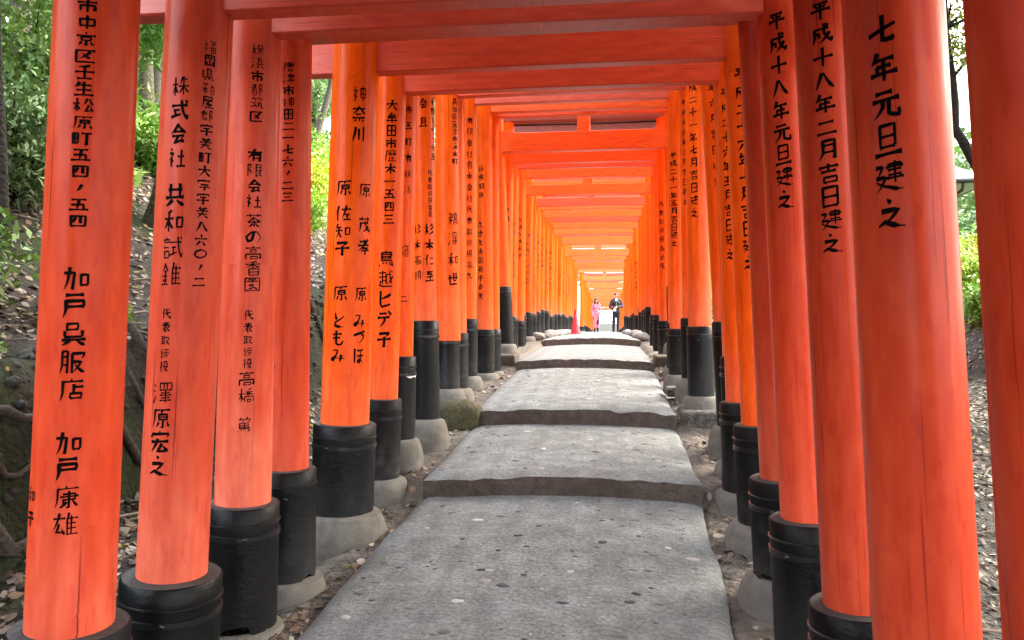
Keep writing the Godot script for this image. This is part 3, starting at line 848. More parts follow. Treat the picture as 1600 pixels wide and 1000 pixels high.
# head parts: fw = where the face looks
func head_bones(c: Vector3, fw: Vector3, s := 1.0) -> Array:
	var up := Vector3.UP
	var sd := fw.cross(up).normalized()
	var out := [[c + up * 0.03 * s - fw * 0.012, c + up * 0.045 * s - fw * 0.012, 0.088 * s, 0.086 * s], [c - up * 0.04 * s + fw * 0.02, c + fw * 0.02 * s, 0.064 * s, 0.075 * s], [c - up * 0.085 * s + fw * 0.045, c - up * 0.06 * s + fw * 0.04, 0.036 * s, 0.05 * s]]
	out.append([c + up * 0.01 + fw * 0.085 * s, c - up * 0.026 * s + fw * 0.108 * s, 0.011 * s, 0.015 * s])   # nose
	for g in [-1.0, 1.0]: out.append([c + sd * g * 0.082 * s + up * 0.012 - fw * 0.005, c + sd * g * 0.08 * s - up * 0.022 - fw * 0.002, 0.014 * s, 0.011 * s])   # ears
	return out

func face(c: Vector3, fw: Vector3, t: Node, s := 1.0) -> void:
	var sd := fw.cross(Vector3.UP).normalized()
	for g in [-1.0, 1.0]:
		var e := Geo.new(); e.stone(c + sd * g * 0.032 * s + fw * 0.082 * s + Vector3(0, 0.008, 0), Vector3(0.026, 0.013, 0.026) * s, 1.0, nzf, 0.0)
		obj("eye", e, M.dark, t)
		e = Geo.new(); e.tube([c + sd * g * 0.05 * s + fw * 0.078 * s + Vector3(0, 0.028, 0), c + sd * g * 0.033 * s + fw * 0.088 * s + Vector3(0, 0.033, 0), c + sd * g * 0.015 * s + fw * 0.09 * s + Vector3(0, 0.03, 0)], [0.003, 0.005, 0.004], 5)
		obj("eyebrow", e, M.hair, t)
	var l := Geo.new(); l.tube([c + sd * 0.024 * s + fw * 0.082 * s - Vector3(0, 0.06, 0) * s, c + fw * 0.096 * s - Vector3(0, 0.062, 0) * s, c - sd * 0.024 * s + fw * 0.082 * s - Vector3(0, 0.06, 0) * s], [0.004, 0.007, 0.004], 6)
	obj("lips", l, M.lips, t)

func people() -> void:
	M.lips = mat(lin(0.4, 0.12, 0.1), 0.5)
	var k := 0.03
	# the man: dark hooded jacket, looks over at the woman, hands together at his waist
	var d := 36.3; var x := 0.38
	var t := thing("person", "person in dark jacket and trousers looking aside, hands held together at the waist", "person", Vector3(x, path_y(d), -d), 0.0, "people standing on the path")
	var V := func(a, b, c) -> Vector3: return Vector3(a, b, c)
	var S := 1.03
	var hc := Vector3(-0.005, 1.665, 0.02)
	var fw := Vector3(-0.78, -0.08, 0.62).normalized()
	var legs := [[Vector3(-0.09, 0.95, 0), Vector3(-0.11, 0.52, 0.03), 0.088, 0.058], [Vector3(-0.11, 0.52, 0.03), Vector3(-0.12, 0.09, -0.02), 0.056, 0.038], [Vector3(0.09, 0.95, 0), Vector3(0.085, 0.52, 0.05), 0.088, 0.058], [Vector3(0.085, 0.52, 0.05), Vector3(0.08, 0.09, 0.04), 0.056, 0.038]]
	var feet := [[Vector3(-0.12, 0.05, -0.04), Vector3(-0.135, 0.035, 0.13), 0.042, 0.034], [Vector3(0.08, 0.05, 0.02), Vector3(0.1, 0.035, 0.19), 0.042, 0.034]]
	var torso := [[Vector3(-0.04, 0.98, 0), Vector3(0.04, 0.98, 0), 0.12, 0.12], [Vector3(0, 1.05, 0), Vector3(0, 1.22, 0.0), 0.125, 0.13], [Vector3(-0.05, 1.33, 0), Vector3(0.05, 1.33, 0), 0.135, 0.135], [Vector3(-0.15, 1.45, -0.01), Vector3(0.15, 1.45, -0.01), 0.068, 0.068]]
	var arms := [[Vector3(-0.19, 1.44, -0.01), Vector3(-0.28, 1.18, 0.02), 0.058, 0.046], [Vector3(-0.28, 1.18, 0.02), Vector3(-0.11, 1.05, 0.22), 0.044, 0.03], [Vector3(0.19, 1.44, -0.01), Vector3(0.27, 1.2, 0.0), 0.058, 0.046], [Vector3(0.27, 1.2, 0.0), Vector3(0.06, 1.16, 0.23), 0.044, 0.03]]
	var hands := hand(Vector3(-0.11, 1.05, 0.22), Vector3(0.5, 0.25, 0.35).normalized(), Vector3(0.4, 0.5, -0.6).normalized(), Vector3(0, 1, 0.2), 0.6)
	hands += hand(Vector3(0.06, 1.16, 0.23), Vector3(-0.95, -0.1, 0.2).normalized(), Vector3(-0.1, -0.6, -0.7).normalized(), Vector3(0, 1, 0.2), 0.5)
	var neck := [[Vector3(0, 1.46, -0.005), Vector3(0, 1.6, 0.005), 0.06, 0.054]]
	var body := skin(torso + arms + legs + neck, 0.016, k)
	_join(body, skin(head_bones(hc, fw), 0.007, 0.02))
	_join(body, skin(hands, 0.005, 0.008))
	obj("body", body, M.skin, t)
	face(hc, fw, t)
	var fat := func(list: Array, add: float) -> Array:
		var o := []
		for b in list: o.append([b[0], b[1], b[2] + add, b[3] + add])
		return o
	var shorter: Array = arms.duplicate(true)
	for i in [1, 3]: shorter[i][1] = (shorter[i][0] as Vector3).lerp(shorter[i][1], 0.9)
	var j := obj("jacket", skin((fat.call(torso, 0.024) as Array) + (fat.call(shorter, 0.02) as Array) + [[Vector3(-0.06, 0.93, 0), Vector3(0.06, 0.93, 0), 0.135, 0.135], [Vector3(-0.09, 1.5, -0.05), Vector3(0.09, 1.5, -0.05), 0.075, 0.075], [Vector3(-0.11, 1.52, 0.0), Vector3(-0.03, 1.38, 0.14), 0.045, 0.03], [Vector3(0.11, 1.52, 0.0), Vector3(0.03, 1.38, 0.14), 0.045, 0.03]], 0.014, k), M.navy, t)
	var zg := Geo.new(); zg.tube([Vector3(0.0, 1.34, 0.167), Vector3(0, 1.15, 0.165), Vector3(0, 0.93, 0.16)], [0.005, 0.005, 0.005], 6)
	obj("zip", zg, M.cloth_white, j)
	obj("shirt", skin([[Vector3(0, 1.5, 0.045), Vector3(0, 1.35, 0.105), 0.055, 0.05]], 0.01, k), M.cloth_white, t)
	obj("trousers", skin((fat.call(legs, 0.016) as Array) + [[Vector3(-0.06, 0.93, 0), Vector3(0.06, 0.93, 0), 0.125, 0.125]], 0.014, k), M.trousers, t)
	for f in feet: obj("shoe", skin([f], 0.01, k), M.dark, t)
	obj("hair", skin([[hc + Vector3(0, 0.06, 0) - fw * 0.025, hc + Vector3(0, 0.075, 0) + fw * 0.02, 0.09, 0.075], [hc + Vector3(0, 0.02, 0) - fw * 0.05, hc - Vector3(0, 0.03, 0) - fw * 0.04, 0.075, 0.06], [hc + Vector3(0, 0.09, 0) + fw * 0.045, hc + Vector3(0, 0.1, 0) - fw * 0.0, 0.04, 0.05]], 0.009, k), M.hair, t)
	var ph := Geo.new(); ph.box(Vector3(-0.075, 1.03, 0.315), Vector3(0.075, 0.15, 0.01), 0.003, Basis(Vector3.RIGHT, -0.7))
	t.scale = Vector3.ONE * S
	var phone := obj("phone", ph, M.cloth_white)
	phone.transform = t.transform
	tag(phone, "pale phone held low in the hands of the person in dark jacket", "phone")
	# the woman: long pink coat, hands in its pockets, long dark hair
	d = 36.1; x = -0.55
	t = thing("person", "shorter person with long dark hair in a long pink coat, hands in pockets", "person", Vector3(x, path_y(d), -d), 0.0, "people standing on the path")
	hc = Vector3(0.01, 1.50, 0.02)
	fw = Vector3(0.12, -0.03, 1).normalized()
	legs = [[Vector3(-0.08, 0.85, 0), Vector3(-0.075, 0.46, 0.02), 0.078, 0.052], [Vector3(-0.075, 0.46, 0.02), Vector3(-0.07, 0.08, 0.0), 0.05, 0.034], [Vector3(0.08, 0.85, 0), Vector3(0.08, 0.46, 0.05), 0.078, 0.052], [Vector3(0.08, 0.46, 0.05), Vector3(0.075, 0.08, 0.03), 0.05, 0.034]]
	feet = [[Vector3(-0.07, 0.05, -0.02), Vector3(-0.08, 0.032, 0.12), 0.038, 0.03], [Vector3(0.075, 0.05, 0.01), Vector3(0.09, 0.032, 0.15), 0.038, 0.03]]
	torso = [[Vector3(-0.04, 0.9, 0), Vector3(0.04, 0.9, 0), 0.11, 0.11], [Vector3(0, 0.98, 0), Vector3(0, 1.1, 0.0), 0.1, 0.105], [Vector3(-0.04, 1.2, 0), Vector3(0.04, 1.2, 0), 0.108, 0.108], [Vector3(-0.12, 1.3, -0.01), Vector3(0.12, 1.3, -0.01), 0.055, 0.055]]
	arms = [[Vector3(-0.15, 1.29, -0.01), Vector3(-0.23, 1.06, -0.03), 0.048, 0.038], [Vector3(-0.23, 1.06, -0.03), Vector3(-0.17, 0.87, 0.08), 0.038, 0.03], [Vector3(0.15, 1.29, -0.01), Vector3(0.23, 1.06, -0.03), 0.048, 0.038], [Vector3(0.23, 1.06, -0.03), Vector3(0.17, 0.87, 0.08), 0.038, 0.03]]
	neck = [[Vector3(0, 1.31, -0.005), Vector3(0.005, 1.44, 0.005), 0.05, 0.045]]
	hands = hand(Vector3(-0.17, 0.87, 0.08), Vector3(0.2, -0.9, 0.3).normalized(), Vector3(0.8, 0, -0.4).normalized(), Vector3(0, 0, 1), 0.4) + hand(Vector3(0.17, 0.87, 0.08), Vector3(-0.2, -0.9, 0.3).normalized(), Vector3(-0.8, 0, -0.4).normalized(), Vector3(0, 0, 1), 0.4)
	body = skin(torso + arms + legs + neck, 0.016, k)
	_join(body, skin(head_bones(hc, fw, 0.95), 0.007, 0.02))
	_join(body, skin(hands, 0.005, 0.008))
	obj("body", body, M.skin, t)
	face(hc, fw, t, 0.95)
	j = obj("coat", skin((fat.call(torso, 0.026) as Array) + (fat.call(arms, 0.022) as Array) + [[Vector3(-0.06, 0.85, 0), Vector3(-0.07, 0.27, 0.0), 0.11, 0.1], [Vector3(0.05, 0.85, 0), Vector3(0.08, 0.27, 0.0), 0.11, 0.1], [Vector3(-0.17, 0.87, 0.07), Vector3(-0.15, 0.78, 0.1), 0.055, 0.06], [Vector3(0.17, 0.87, 0.07), Vector3(0.15, 0.78, 0.1), 0.055, 0.06]], 0.014, k), M.pink, t)
	for sg in [-1.0, 1.0]:
		var lp := Geo.new(); lp.tube([Vector3(0.1 * sg, 1.37, 0.0), Vector3(0.08 * sg, 1.3, 0.1), Vector3(0.015 * sg, 1.12, 0.15)], [0.022, 0.028, 0.012], 7)
		obj("lapel", lp, M.pink, j)
	var bg := Geo.new(); bg.box(Vector3(0, 1.0, 0.0), Vector3(0.285, 0.045, 0.27), 0.015)
	obj("belt", bg, M.pink, j)
	obj("trousers", skin(fat.call(legs, 0.014), 0.014, k), M.trousers, t)
	for f in feet: obj("shoe", skin([f], 0.01, k), M.dark, t)
	obj("hair", skin([[hc + Vector3(0, 0.05, 0) - fw * 0.03, hc + Vector3(0, 0.07, 0) + fw * 0.01, 0.093, 0.08], [hc + Vector3(-0.075, 0.03, -0.01), hc + Vector3(-0.1, -0.26, 0.06), 0.045, 0.035], [hc + Vector3(0.075, 0.03, -0.01), hc + Vector3(0.09, -0.28, 0.06), 0.045, 0.035], [hc + Vector3(0, 0.0, -0.07), hc + Vector3(0, -0.28, -0.08), 0.085, 0.09]], 0.01, k), M.hair, t)
	t.scale = Vector3(0.9, 1, 0.95)

func _join(a: Geo, b: Geo) -> void:
	var off := a.v.size()
	a.v.append_array(b.v); a.n.append_array(b.n); a.uv.append_array(b.uv); a.col.append_array(b.col)
	for i in b.idx: a.idx.append(i + off)

func path_y(d: float) -> float:
	return knots([Vector2(16.04, 1.39), Vector2(22, 1.345), Vector2(34, 1.175), Vector2(44, 1.09)], d)

func _ready() -> void:
	rng.seed = 20240
	nz.seed = 3; nz.frequency = 0.02
	nzf.seed = 9; nzf.frequency = 0.02
	# camera
	var cam := Camera3D.new()
	cam.name = "camera"
	cam.position = Vector3(0, 1.75, 0)
	cam.rotation.y = atan(150.0 / 1200.0)
	cam.fov = rad_to_deg(2.0 * atan(500.0 / 1200.0))
	cam.far = 900.0
	cam.near = 0.05
	add_child(cam)
	# sky, sun, exposure
	var env := Environment.new()
	env.background_mode = Environment.BG_SKY
	var sm := ProceduralSkyMaterial.new()
	sm.sky_top_color = Color(0.86, 0.91, 0.97)
	sm.sky_horizon_color = Color(0.98, 0.99, 1.0)
	sm.sky_curve = 0.2
	sm.sky_energy_multiplier = 1.0
	sm.ground_bottom_color = Color(0.2, 0.2, 0.19)
	sm.ground_horizon_color = Color(0.6, 0.61, 0.6)
	var sky := Sky.new()
	sky.sky_material = sm
	env.sky = sky
	env.tonemap_mode = Environment.TONE_MAPPER_LINEAR
	env.tonemap_exposure = 14.5
	env.sdfgi_enabled = true
	env.ssao_enabled = true
	env.ssil_enabled = true
	var we := WorldEnvironment.new()
	we.name = "world_environment"
	we.environment = env
	add_child(we)
	var sun := DirectionalLight3D.new()
	sun.name = "sun"
	sun.light_color = Color(1.0, 0.96, 0.9)
	sun.light_energy = 0.55
	sun.light_angular_distance = 45.0
	sun.shadow_enabled = true
	add_child(sun)
	sun.look_at_from_position(Vector3.ZERO, Vector3(-0.9, -0.8, 0.44))

	materials()
	M.cluster = leaf_cluster(7, 0.26, 1)
	M.cluster_big = leaf_cluster(6, 0.34, 2)
	terrain()
	path_and_steps()
	gates()
	stones()
	cone()
	roots()
	pavilion()
	trees()
	far_end()
	litter()
	people()

# one sheet of ground: corridor floor, dirt bank and hillside on one side, litter flat and bank on the other
func terrain() -> void:
	var xs := []; var ds := []
	var x := -140.0
	while x < 140.0:
		xs.append(x)
		var a := absf(x + 0.4)
		x += 0.1 if a < 7.0 else (0.35 if a < 14.0 else (1.5 if a < 40.0 else 8.0))
	var d := -12.0
	while d < 400.0:
		ds.append(d)
		d += 0.13 if d > -0.5 and d < 16.0 else (0.4 if d < 30.0 else (1.2 if d < 95.0 else 12.0))
	var W := xs.size(); var H := ds.size()
	var v := PackedVector3Array(); var n := PackedVector3Array(); var c := PackedColorArray(); var id := PackedInt32Array()
	for j in H:
		for i in W: v.append(Vector3(xs[i], height(xs[i], ds[j]), -ds[j]))
	for j in H:
		for i in W:
			var ex := v[j * W + mini(i + 1, W - 1)] - v[j * W + maxi(i - 1, 0)]
			var ed := v[mini(j + 1, H - 1) * W + i] - v[maxi(j - 1, 0) * W + i]
			var nn := ex.cross(ed).normalized()
			if nn.y < 0: nn = -nn
			n.append(nn)
			var p := v[j * W + i]; var dd: float = ds[j]
			var f := nz.get_noise_2d(p.x * 25.0, dd * 25.0)
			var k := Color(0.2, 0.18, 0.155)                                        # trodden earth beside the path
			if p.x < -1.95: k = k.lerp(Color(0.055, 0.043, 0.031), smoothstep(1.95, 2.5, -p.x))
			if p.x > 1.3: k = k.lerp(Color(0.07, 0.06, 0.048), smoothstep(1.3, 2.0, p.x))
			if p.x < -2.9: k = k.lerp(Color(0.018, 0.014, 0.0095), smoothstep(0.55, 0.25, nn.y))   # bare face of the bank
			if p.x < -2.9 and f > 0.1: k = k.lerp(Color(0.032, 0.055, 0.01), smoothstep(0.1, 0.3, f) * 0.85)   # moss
			if p.x < -6.0: k = k.lerp(Color(0.07, 0.095, 0.03), smoothstep(6.0, 8.5, -p.x) * 0.8)
			if p.x > 5.3: k = k.lerp(Color(0.1, 0.14, 0.03), smoothstep(5.3, 6.2, p.x))
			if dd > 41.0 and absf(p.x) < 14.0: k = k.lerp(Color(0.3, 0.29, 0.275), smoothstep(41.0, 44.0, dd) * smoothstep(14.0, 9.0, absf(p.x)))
			c.append(k)
	for j in H - 1:
		for i in W - 1:
			var q := j * W + i
			id.append_array(PackedInt32Array([q, q + W, q + 1, q + 1, q + W, q + W + 1]))
	var a := []
	a.resize(Mesh.ARRAY_MAX)
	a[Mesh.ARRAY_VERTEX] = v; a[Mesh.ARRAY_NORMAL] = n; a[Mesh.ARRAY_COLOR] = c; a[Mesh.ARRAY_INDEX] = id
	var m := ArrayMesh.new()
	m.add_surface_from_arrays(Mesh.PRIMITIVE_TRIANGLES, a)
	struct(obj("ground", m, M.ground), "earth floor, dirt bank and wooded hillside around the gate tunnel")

func path_and_steps() -> void:
	var l := func(d: float) -> float: return -1.37 - 0.047 * maxf(5.6 - d, 0.0)
	var r := func(d: float) -> float: return 0.67 - 0.045 * maxf(5.6 - d, 0.0)
	slab(-3.0, 5.68, -0.31, 0.447, l, r, 0.0, "grey worn concrete path in front of the lowest step")
	slab(5.59, 7.86, 0.585, 0.66, l, r, 0.15, "grey concrete landing behind the lowest step's dark riser")
	slab(7.77, 11.58, 0.825, 1.0, l, r, 0.175, "grey concrete landing behind the second step")
	slab(11.48, 16.14, 1.14, 1.195, l, r, 0.155, "grey concrete landing behind the third step")
	slab(16.04, 22.0, 1.345, 1.305, l, r, 0.175, "pale path from the topmost step to the traffic cone")
	slab(22.0, 34.0, 1.305, 1.13, l, r, 0.0, "pale path from the traffic cone to the standing people")
	slab(34.0, 44.0, 1.13, 1.04, l, r, 0.0, "pale path beyond the standing people")

func gates() -> void:
	# the gate that stands beside the viewer
	gate(1.75, 2.95, [[-1.78, 0.4, 0.04, 0.135, 0.185, 0.5, 0.0, -0.3, "dull", [], 0.0], [0.99, 1.2, -0.062, 0.15, 0.2, 0.55, 0.0, -0.3, "dull", [], 0.0]], "dark red torii gate whose plain unwritten pillar stands at the very edge of the photo", {"beam": "dull"})
	# the tunnel goes on behind the viewer
	for i in 7:
		var db := 0.95 - 0.72 * i
		var gb := height(-0.4, db)
		gate(db, gb + 2.95, [[-1.77, gb, 0.03, 0.13, 0.18, gb + 0.6, gb + 0.12, gb - 0.05, "red", [], 0.0], [0.95, gb, -0.035, 0.13, 0.18, gb + 0.6, gb + 0.12, gb - 0.05, "red", [], 0.0]], "vermilion torii gate, %s one downhill of the edge pillar's gate, outside the photo" % ["first", "second", "third", "fourth", "fifth", "sixth", "seventh"][i], {"beam": "red", "wedges": false})
	gate(2.34, 2.90, [[-1.769, 0.77, 0.0483, 0.134, 0.185, 0.74, 0.06, -0.16, "red", [["市中京区壬生松原町五四ノ五四", 24, 25, 2.77, 2.04, 0.062], ["加戸呉服店", 25, 24, 1.93, 1.49, 0.076], ["加戸康雄", 25, 26, 1.41, 1.07, 0.076], ["和子", -32, -32, 1.23, 1.08, 0.049]], 0.00],
		[0.911, 0.83, -0.0511, 0.142, 0.190, 0.75, -0.09, -0.20, "dull", [["七年元旦建之", -32, -33, 2.61, 2.00, 0.077]], 0.00]], "vermilion torii gate whose writing column runs low beside the dirt bank", {"beam": "dull"})
	gate(2.96, 2.98, [[-1.768, 0.74, 0.0505, 0.137, 0.195, 0.71, 0.20, -0.09, "pink", [["福岡県粕屋郡宇美町大字宇美八六〇ノ二", 50, 49, 2.86, 1.88, 0.053], ["株式会社", 4, 5, 2.71, 2.34, 0.070], ["共和試錐", 4, 4, 2.29, 1.88, 0.081], ["代表取締役", 0, 1, 1.80, 1.54, 0.038], ["澤原宏之", -1, -2, 1.51, 1.13, 0.081]], 0.00],
		[0.912, 0.74, -0.0524, 0.122, 0.173, 0.70, 0.15, 0.01, "dull", [["平成十八年二月吉日建之", -26, -25, 2.91, 1.99, 0.075]], 0.00]], "torii gate with two writing columns, one in small characters, on its salmon pillar", {"beam": "pink"})
	gate(3.59, 3.13, [[-1.784, 0.88, 0.0229, 0.134, 0.175, 0.85, 0.25, 0.17, "pink", [["横浜市都筑区", 34, 34, 3.07, 2.69, 0.061], ["有限会社", 33, 33, 2.57, 2.28, 0.073], ["茶の高香園", 34, 32, 2.26, 1.88, 0.076], ["代表取締役", 28, 29, 1.80, 1.51, 0.043], ["高橋", 27, 26, 1.51, 1.35, 0.073], ["篤", 25, 26, 1.29, 1.21, 0.067]], 0.10],
		[0.896, 0.89, -0.0505, 0.122, 0.173, 0.86, 0.20, 0.02, "red", [["平成十八年元旦建之", -28, -28, 3.13, 2.24, 0.078]], 0.00]], "salmon torii gate with centred writing, next behind the small-character pillar", {"beam": "pink"})
	gate(4.12, 3.30, [[-1.772, 0.98, 0.0146, 0.118, 0.160, 0.93, 0.33, 0.17, "red", [["唐津市神田二一七六ノ二三", 17, 20, 3.16, 2.39, 0.066], ["会本香", -25, -24, 2.19, 1.82, 0.053], ["子高修", -25, -24, 1.71, 1.31, 0.049]], 0.12],
		[0.908, 0.95, -0.0483, 0.120, 0.177, 0.93, 0.42, 0.22, "dull", [], 0.30]], "red torii gate with rotten jagged black sleeves, just before the wide hillside gap", {"beam": "dull"})
	gate(4.94, 3.38, [[-1.731, 1.09, 0.0339, 0.160, 0.205, 1.07, 0.49, 0.26, "bright", [["神奈川", 31, 32, 3.28, 2.89, 0.091], ["原", -1, 1, 2.67, 2.55, 0.108], ["佐知子", -0, -1, 2.50, 2.16, 0.108], ["原", -2, -0, 1.99, 1.87, 0.104], ["ともみ", -3, -5, 1.81, 1.47, 0.104], ["原", 52, 54, 2.66, 2.55, 0.091], ["茂孝", 53, 52, 2.45, 2.16, 0.091], ["原", 49, 50, 1.99, 1.87, 0.091], ["みづほ", 48, 47, 1.81, 1.47, 0.091]], 0.00],
		[0.949, 1.11, -0.0485, 0.122, 0.172, 1.10, 0.49, 0.27, "bright", [["平成二十六年十月吉日建之", -18, -23, 3.31, 2.05, 0.082]], 0.00]], "bright orange torii gate with wide black sleeve and paired writing columns", {"beam": "red", "nuki_h": 0.24})
	gate(5.71, 3.47, [[-1.712, 1.19, 0.0312, 0.120, 0.150, 1.15, 0.55, 0.35, "bright", [["大牟田市歴木一五四三", 21, 19, 3.41, 2.46, 0.091], ["鳥越ヒデ子", 17, 14, 2.29, 1.53, 0.115]], 0.00],
		[0.968, 1.17, -0.0352, 0.120, 0.165, 1.16, 0.52, 0.31, "bright", [["平成二十六年五月吉日建之", -33, -26, 3.43, 2.17, 0.073]], 0.00]], "orange torii gate with one centred writing column, standing at the lowest step", {"beam": "red"})
	gate(6.14, 3.75, [[-1.688, 1.46, 0.0152, 0.105, 0.130, 1.45, 0.78, 0.62, "bright", [["市五町有横浜", 37, 28, 3.51, 2.73, 0.062], ["箱", 25, 27, 2.37, 2.24, 0.083], ["二", 23, 24, 1.98, 1.86, 0.072]], 0.00],
		[0.992, 1.48, -0.0384, 0.110, 0.130, 1.47, 0.66, 0.46, "bright", [], 0.00]], "slim orange torii gate with peeling white band on its black sleeve", {"peel": true})
	gate(6.85, 3.89, [[-1.655, 1.75, -0.0117, 0.105, 0.122, 1.74, 0.85, 0.63, "bright", [["会且", 14, 8, 3.79, 3.44, 0.081], ["杉本高明", -26, -55, 2.64, 2.08, 0.075], ["木四丨十ノ十五", 73, 66, 3.77, 3.19, 0.063], ["代表取締役会長", 47, 44, 3.11, 2.67, 0.052], ["杉本仁至", 40, 29, 2.64, 2.08, 0.092]], 0.00],
		[1.025, 1.75, -0.0556, 0.115, 0.130, 1.74, 0.83, 0.63, "bright", [["年六月吉日修理", -15, -21, 3.83, 2.88, 0.066]], 0.00]], "orange torii gate on tall slender black sleeves, above the lowest step", {"beam": "red"})
	gate(8.20, 4.17, [[-1.726, 1.68, -0.0028, 0.138, 0.130, 1.65, 1.01, 0.83, "bright", [["兵庫県宝塚市湯本町", 54, 49, 4.14, 3.42, 0.082], ["鵜澤和世", 42, 31, 2.95, 2.08, 0.130]], 0.00],
		[0.954, 1.70, -0.0155, 0.120, 0.138, 1.68, 0.96, 0.81, "bright", [["成二十一年七月吉日建之", -23, -11, 4.22, 2.79, 0.086]], 0.00]], "orange torii gate with one footing on a square stone block", {"beam": "red"})
	gate(8.80, 4.35, [[-1.739, 1.62, -0.0057, 0.105, 0.125, 1.60, 0.96, 0.80, "bright", [], 0.00],
		[0.941, 1.78, -0.0170, 0.115, 0.135, 1.77, 1.10, 0.92, "bright", [["平成十六年二月吉日建之", -37, -25, 4.22, 3.01, 0.064]], 0.00]], "slim orange torii gate directly behind the one on the square block", {"beam": "dull"})
	gate(9.81, 4.53, [[-1.804, 1.77, 0.0000, 0.110, 0.125, 1.76, 1.02, 0.82, "bright", [["有限会社香木会社代表取締役高久", 19, 10, 4.38, 2.24, 0.082]], 0.00],
		[0.876, 1.65, -0.0148, 0.110, 0.130, 1.64, 1.07, 0.90, "bright", [["平成二十一年五月吉日建之", -26, -10, 3.85, 2.66, 0.095]], 0.00]], "orange torii gate with glossy pale pillar edge, second beyond the square block", {"beam": "pink"})
	gate(10.86, 4.70, [[-1.745, 1.62, -0.0059, 0.120, 0.135, 1.61, 0.99, 0.80, "bright", [["株鳥羽梅", -17, -23, 3.95, 3.46, 0.082], ["久世久夫剛英子令美", -24, -58, 3.16, 2.02, 0.091]], 0.00],
		[0.935, 1.71, -0.0121, 0.110, 0.130, 1.71, 1.08, 0.93, "bright", [], 0.00]], "orange torii gate with a long thin name column, midway on the third landing", {"beam": "bright"})
	gate(11.29, 4.75, [[-1.709, 1.61, -0.0029, 0.110, 0.130, 1.61, 0.99, 0.84, "bright", [["兵庫県有限会社京区", -14, -21, 4.11, 2.93, 0.066]], 0.00],
		[0.971, 1.70, -0.0121, 0.110, 0.130, 1.75, 1.10, 0.96, "bright", [], 0.00]], "plain orange torii gate just before the open-framed gate", {"beam": "bright"})
	gate(12.16, 4.42, [[-1.654, 2.28, -0.0399, 0.110, 0.125, 2.28, 1.37, 1.21, "bright", [], 0.00],
		[1.026, 2.28, -0.0213, 0.110, 0.125, 2.28, 1.40, 1.23, "bright", [], 0.00]], "tall torii gate with open frame and short strut between two beams, third step", {"beam": "bright", "nuki_h": 0.3, "nuki_t": 0.14, "gap": 0.39, "wedges": true})
	# the rest of the tunnel
	var pool := ["有限会社高香園", "代表取締役高橋茂", "平成十八年元旦建之", "福岡県粕屋郡宇美町", "株式会社共和", "久世久夫英子", "杉本仁至", "大阪市中京区松原町", "原佐知子茂孝", "唐津市神田二一七六", "平成二十一年七月吉日建之"]
	var nth := ["first", "second", "third", "fourth", "fifth", "sixth", "seventh", "eighth", "ninth", "tenth", "eleventh", "twelfth", "thirteenth", "fourteenth"]
	var d := 12.86
	var k := 0
	var mark := 0
	while d < 42.2:
		var gy := height(-0.4, d)
		var sides := []
		for s in [-1.0, 1.0]:
			var big: bool = s < 0 and k in [9, 14] or s > 0 and k in [5, 8]
			var st := gy + rng.randf_range(0.62, 0.78) + (0.16 if big else 0.0) + clampf((d - 20.0) * 0.012, 0.0, 0.2)
			var w := []
			if s < 0 or k % 3 == 0:
				var tx: String = pool[(k * 3 + int(s)) % pool.size()]
				var top := gy + rng.randf_range(2.3, 2.75)
				w.append([tx, (22.0 if s < 0 else -22.0) + rng.randf_range(-8, 8), 0, top, top - tx.length() * rng.randf_range(0.13, 0.16), rng.randf_range(0.07, 0.09), "faint"] if k % 3 == 1 else [tx, (22.0 if s < 0 else -22.0) + rng.randf_range(-8, 8), 0, top, top - tx.length() * rng.randf_range(0.13, 0.16), rng.randf_range(0.07, 0.09)])
				if s < 0 and k % 2 == 0:
					var t2: String = pool[(k * 5 + 4) % pool.size()]
					w.append([t2, -18.0, 0, top - 0.2, top - 0.2 - t2.length() * 0.12, 0.06])
			var r := rng.randf_range(0.1, 0.125)
			sides.append([(-1.745 if s < 0 else 0.94) + rng.randf_range(-0.04, 0.04), gy, -s * rng.randf_range(0.004, 0.018), r, r + rng.randf_range(0.015, 0.03), st, gy + rng.randf_range(0.08, 0.16), gy - 0.05, "bright", w, 0.0])
		var where := ""
		if d < 16.3: where = "%s vermilion torii gate beyond the open-framed gate" % nth[k]
		elif d < 22.3:
			if mark < 1: mark = 1; k = 0
			where = "%s torii gate past the topmost step, before the traffic cone" % nth[k]
		elif d < 29.5:
			if mark < 2: mark = 2; k = 0
			where = "%s orange torii gate behind the traffic cone" % nth[k]
		elif d < 36.5:
			if mark < 3: mark = 3; k = 0
			where = "%s torii gate in the bright stretch shortly before the two people" % nth[k]
		else:
			if mark < 4: mark = 4; k = 0
			where = "%s torii gate behind the two people, before the bright opening" % nth[k]
		gate(d, gy + knots([Vector2(12, 3.2), Vector2(18, 3.22), Vector2(30, 3.35), Vector2(42, 3.5)], d) + rng.randf_range(-0.16, 0.16) - (0.1 if d > 15.0 else -0.05), sides, where, {"beam": ["bright", "red", "bright", "bright", "red", "bright", "red"][k % 7], "gap": 0.42 if d < 14.5 else 0.3, "shaded_top": d < 14.5, "nuki_h": rng.randf_range(0.15, 0.3), "wedges": false})
		k += 1
		d += rng.randf_range(0.8, 0.98) + clampf((d - 14.0) * 0.06, 0.0, 0.9)
	# beyond the bright opening the tunnel begins again
	d = 46.3
	k = 0
	while k < 14:
		var gy := height(-0.4, d)
		var sides := []
		for s in [-1.0, 1.0]:
			sides.append([-0.2 + s * 1.36, gy, 0.0, 0.13, 0.16, gy + rng.randf_range(0.4, 0.6), gy + 0.12, gy - 0.05, "bright", [], 0.0])
		gate(d, gy + 3.12 + rng.randf_range(-0.08, 0.08), sides, "%s orange torii gate of the farther tunnel past the bright opening" % nth[k], {"beam": "bright", "wedges": false})
		k += 1
		d += rng.randf_range(3.0, 3.9)

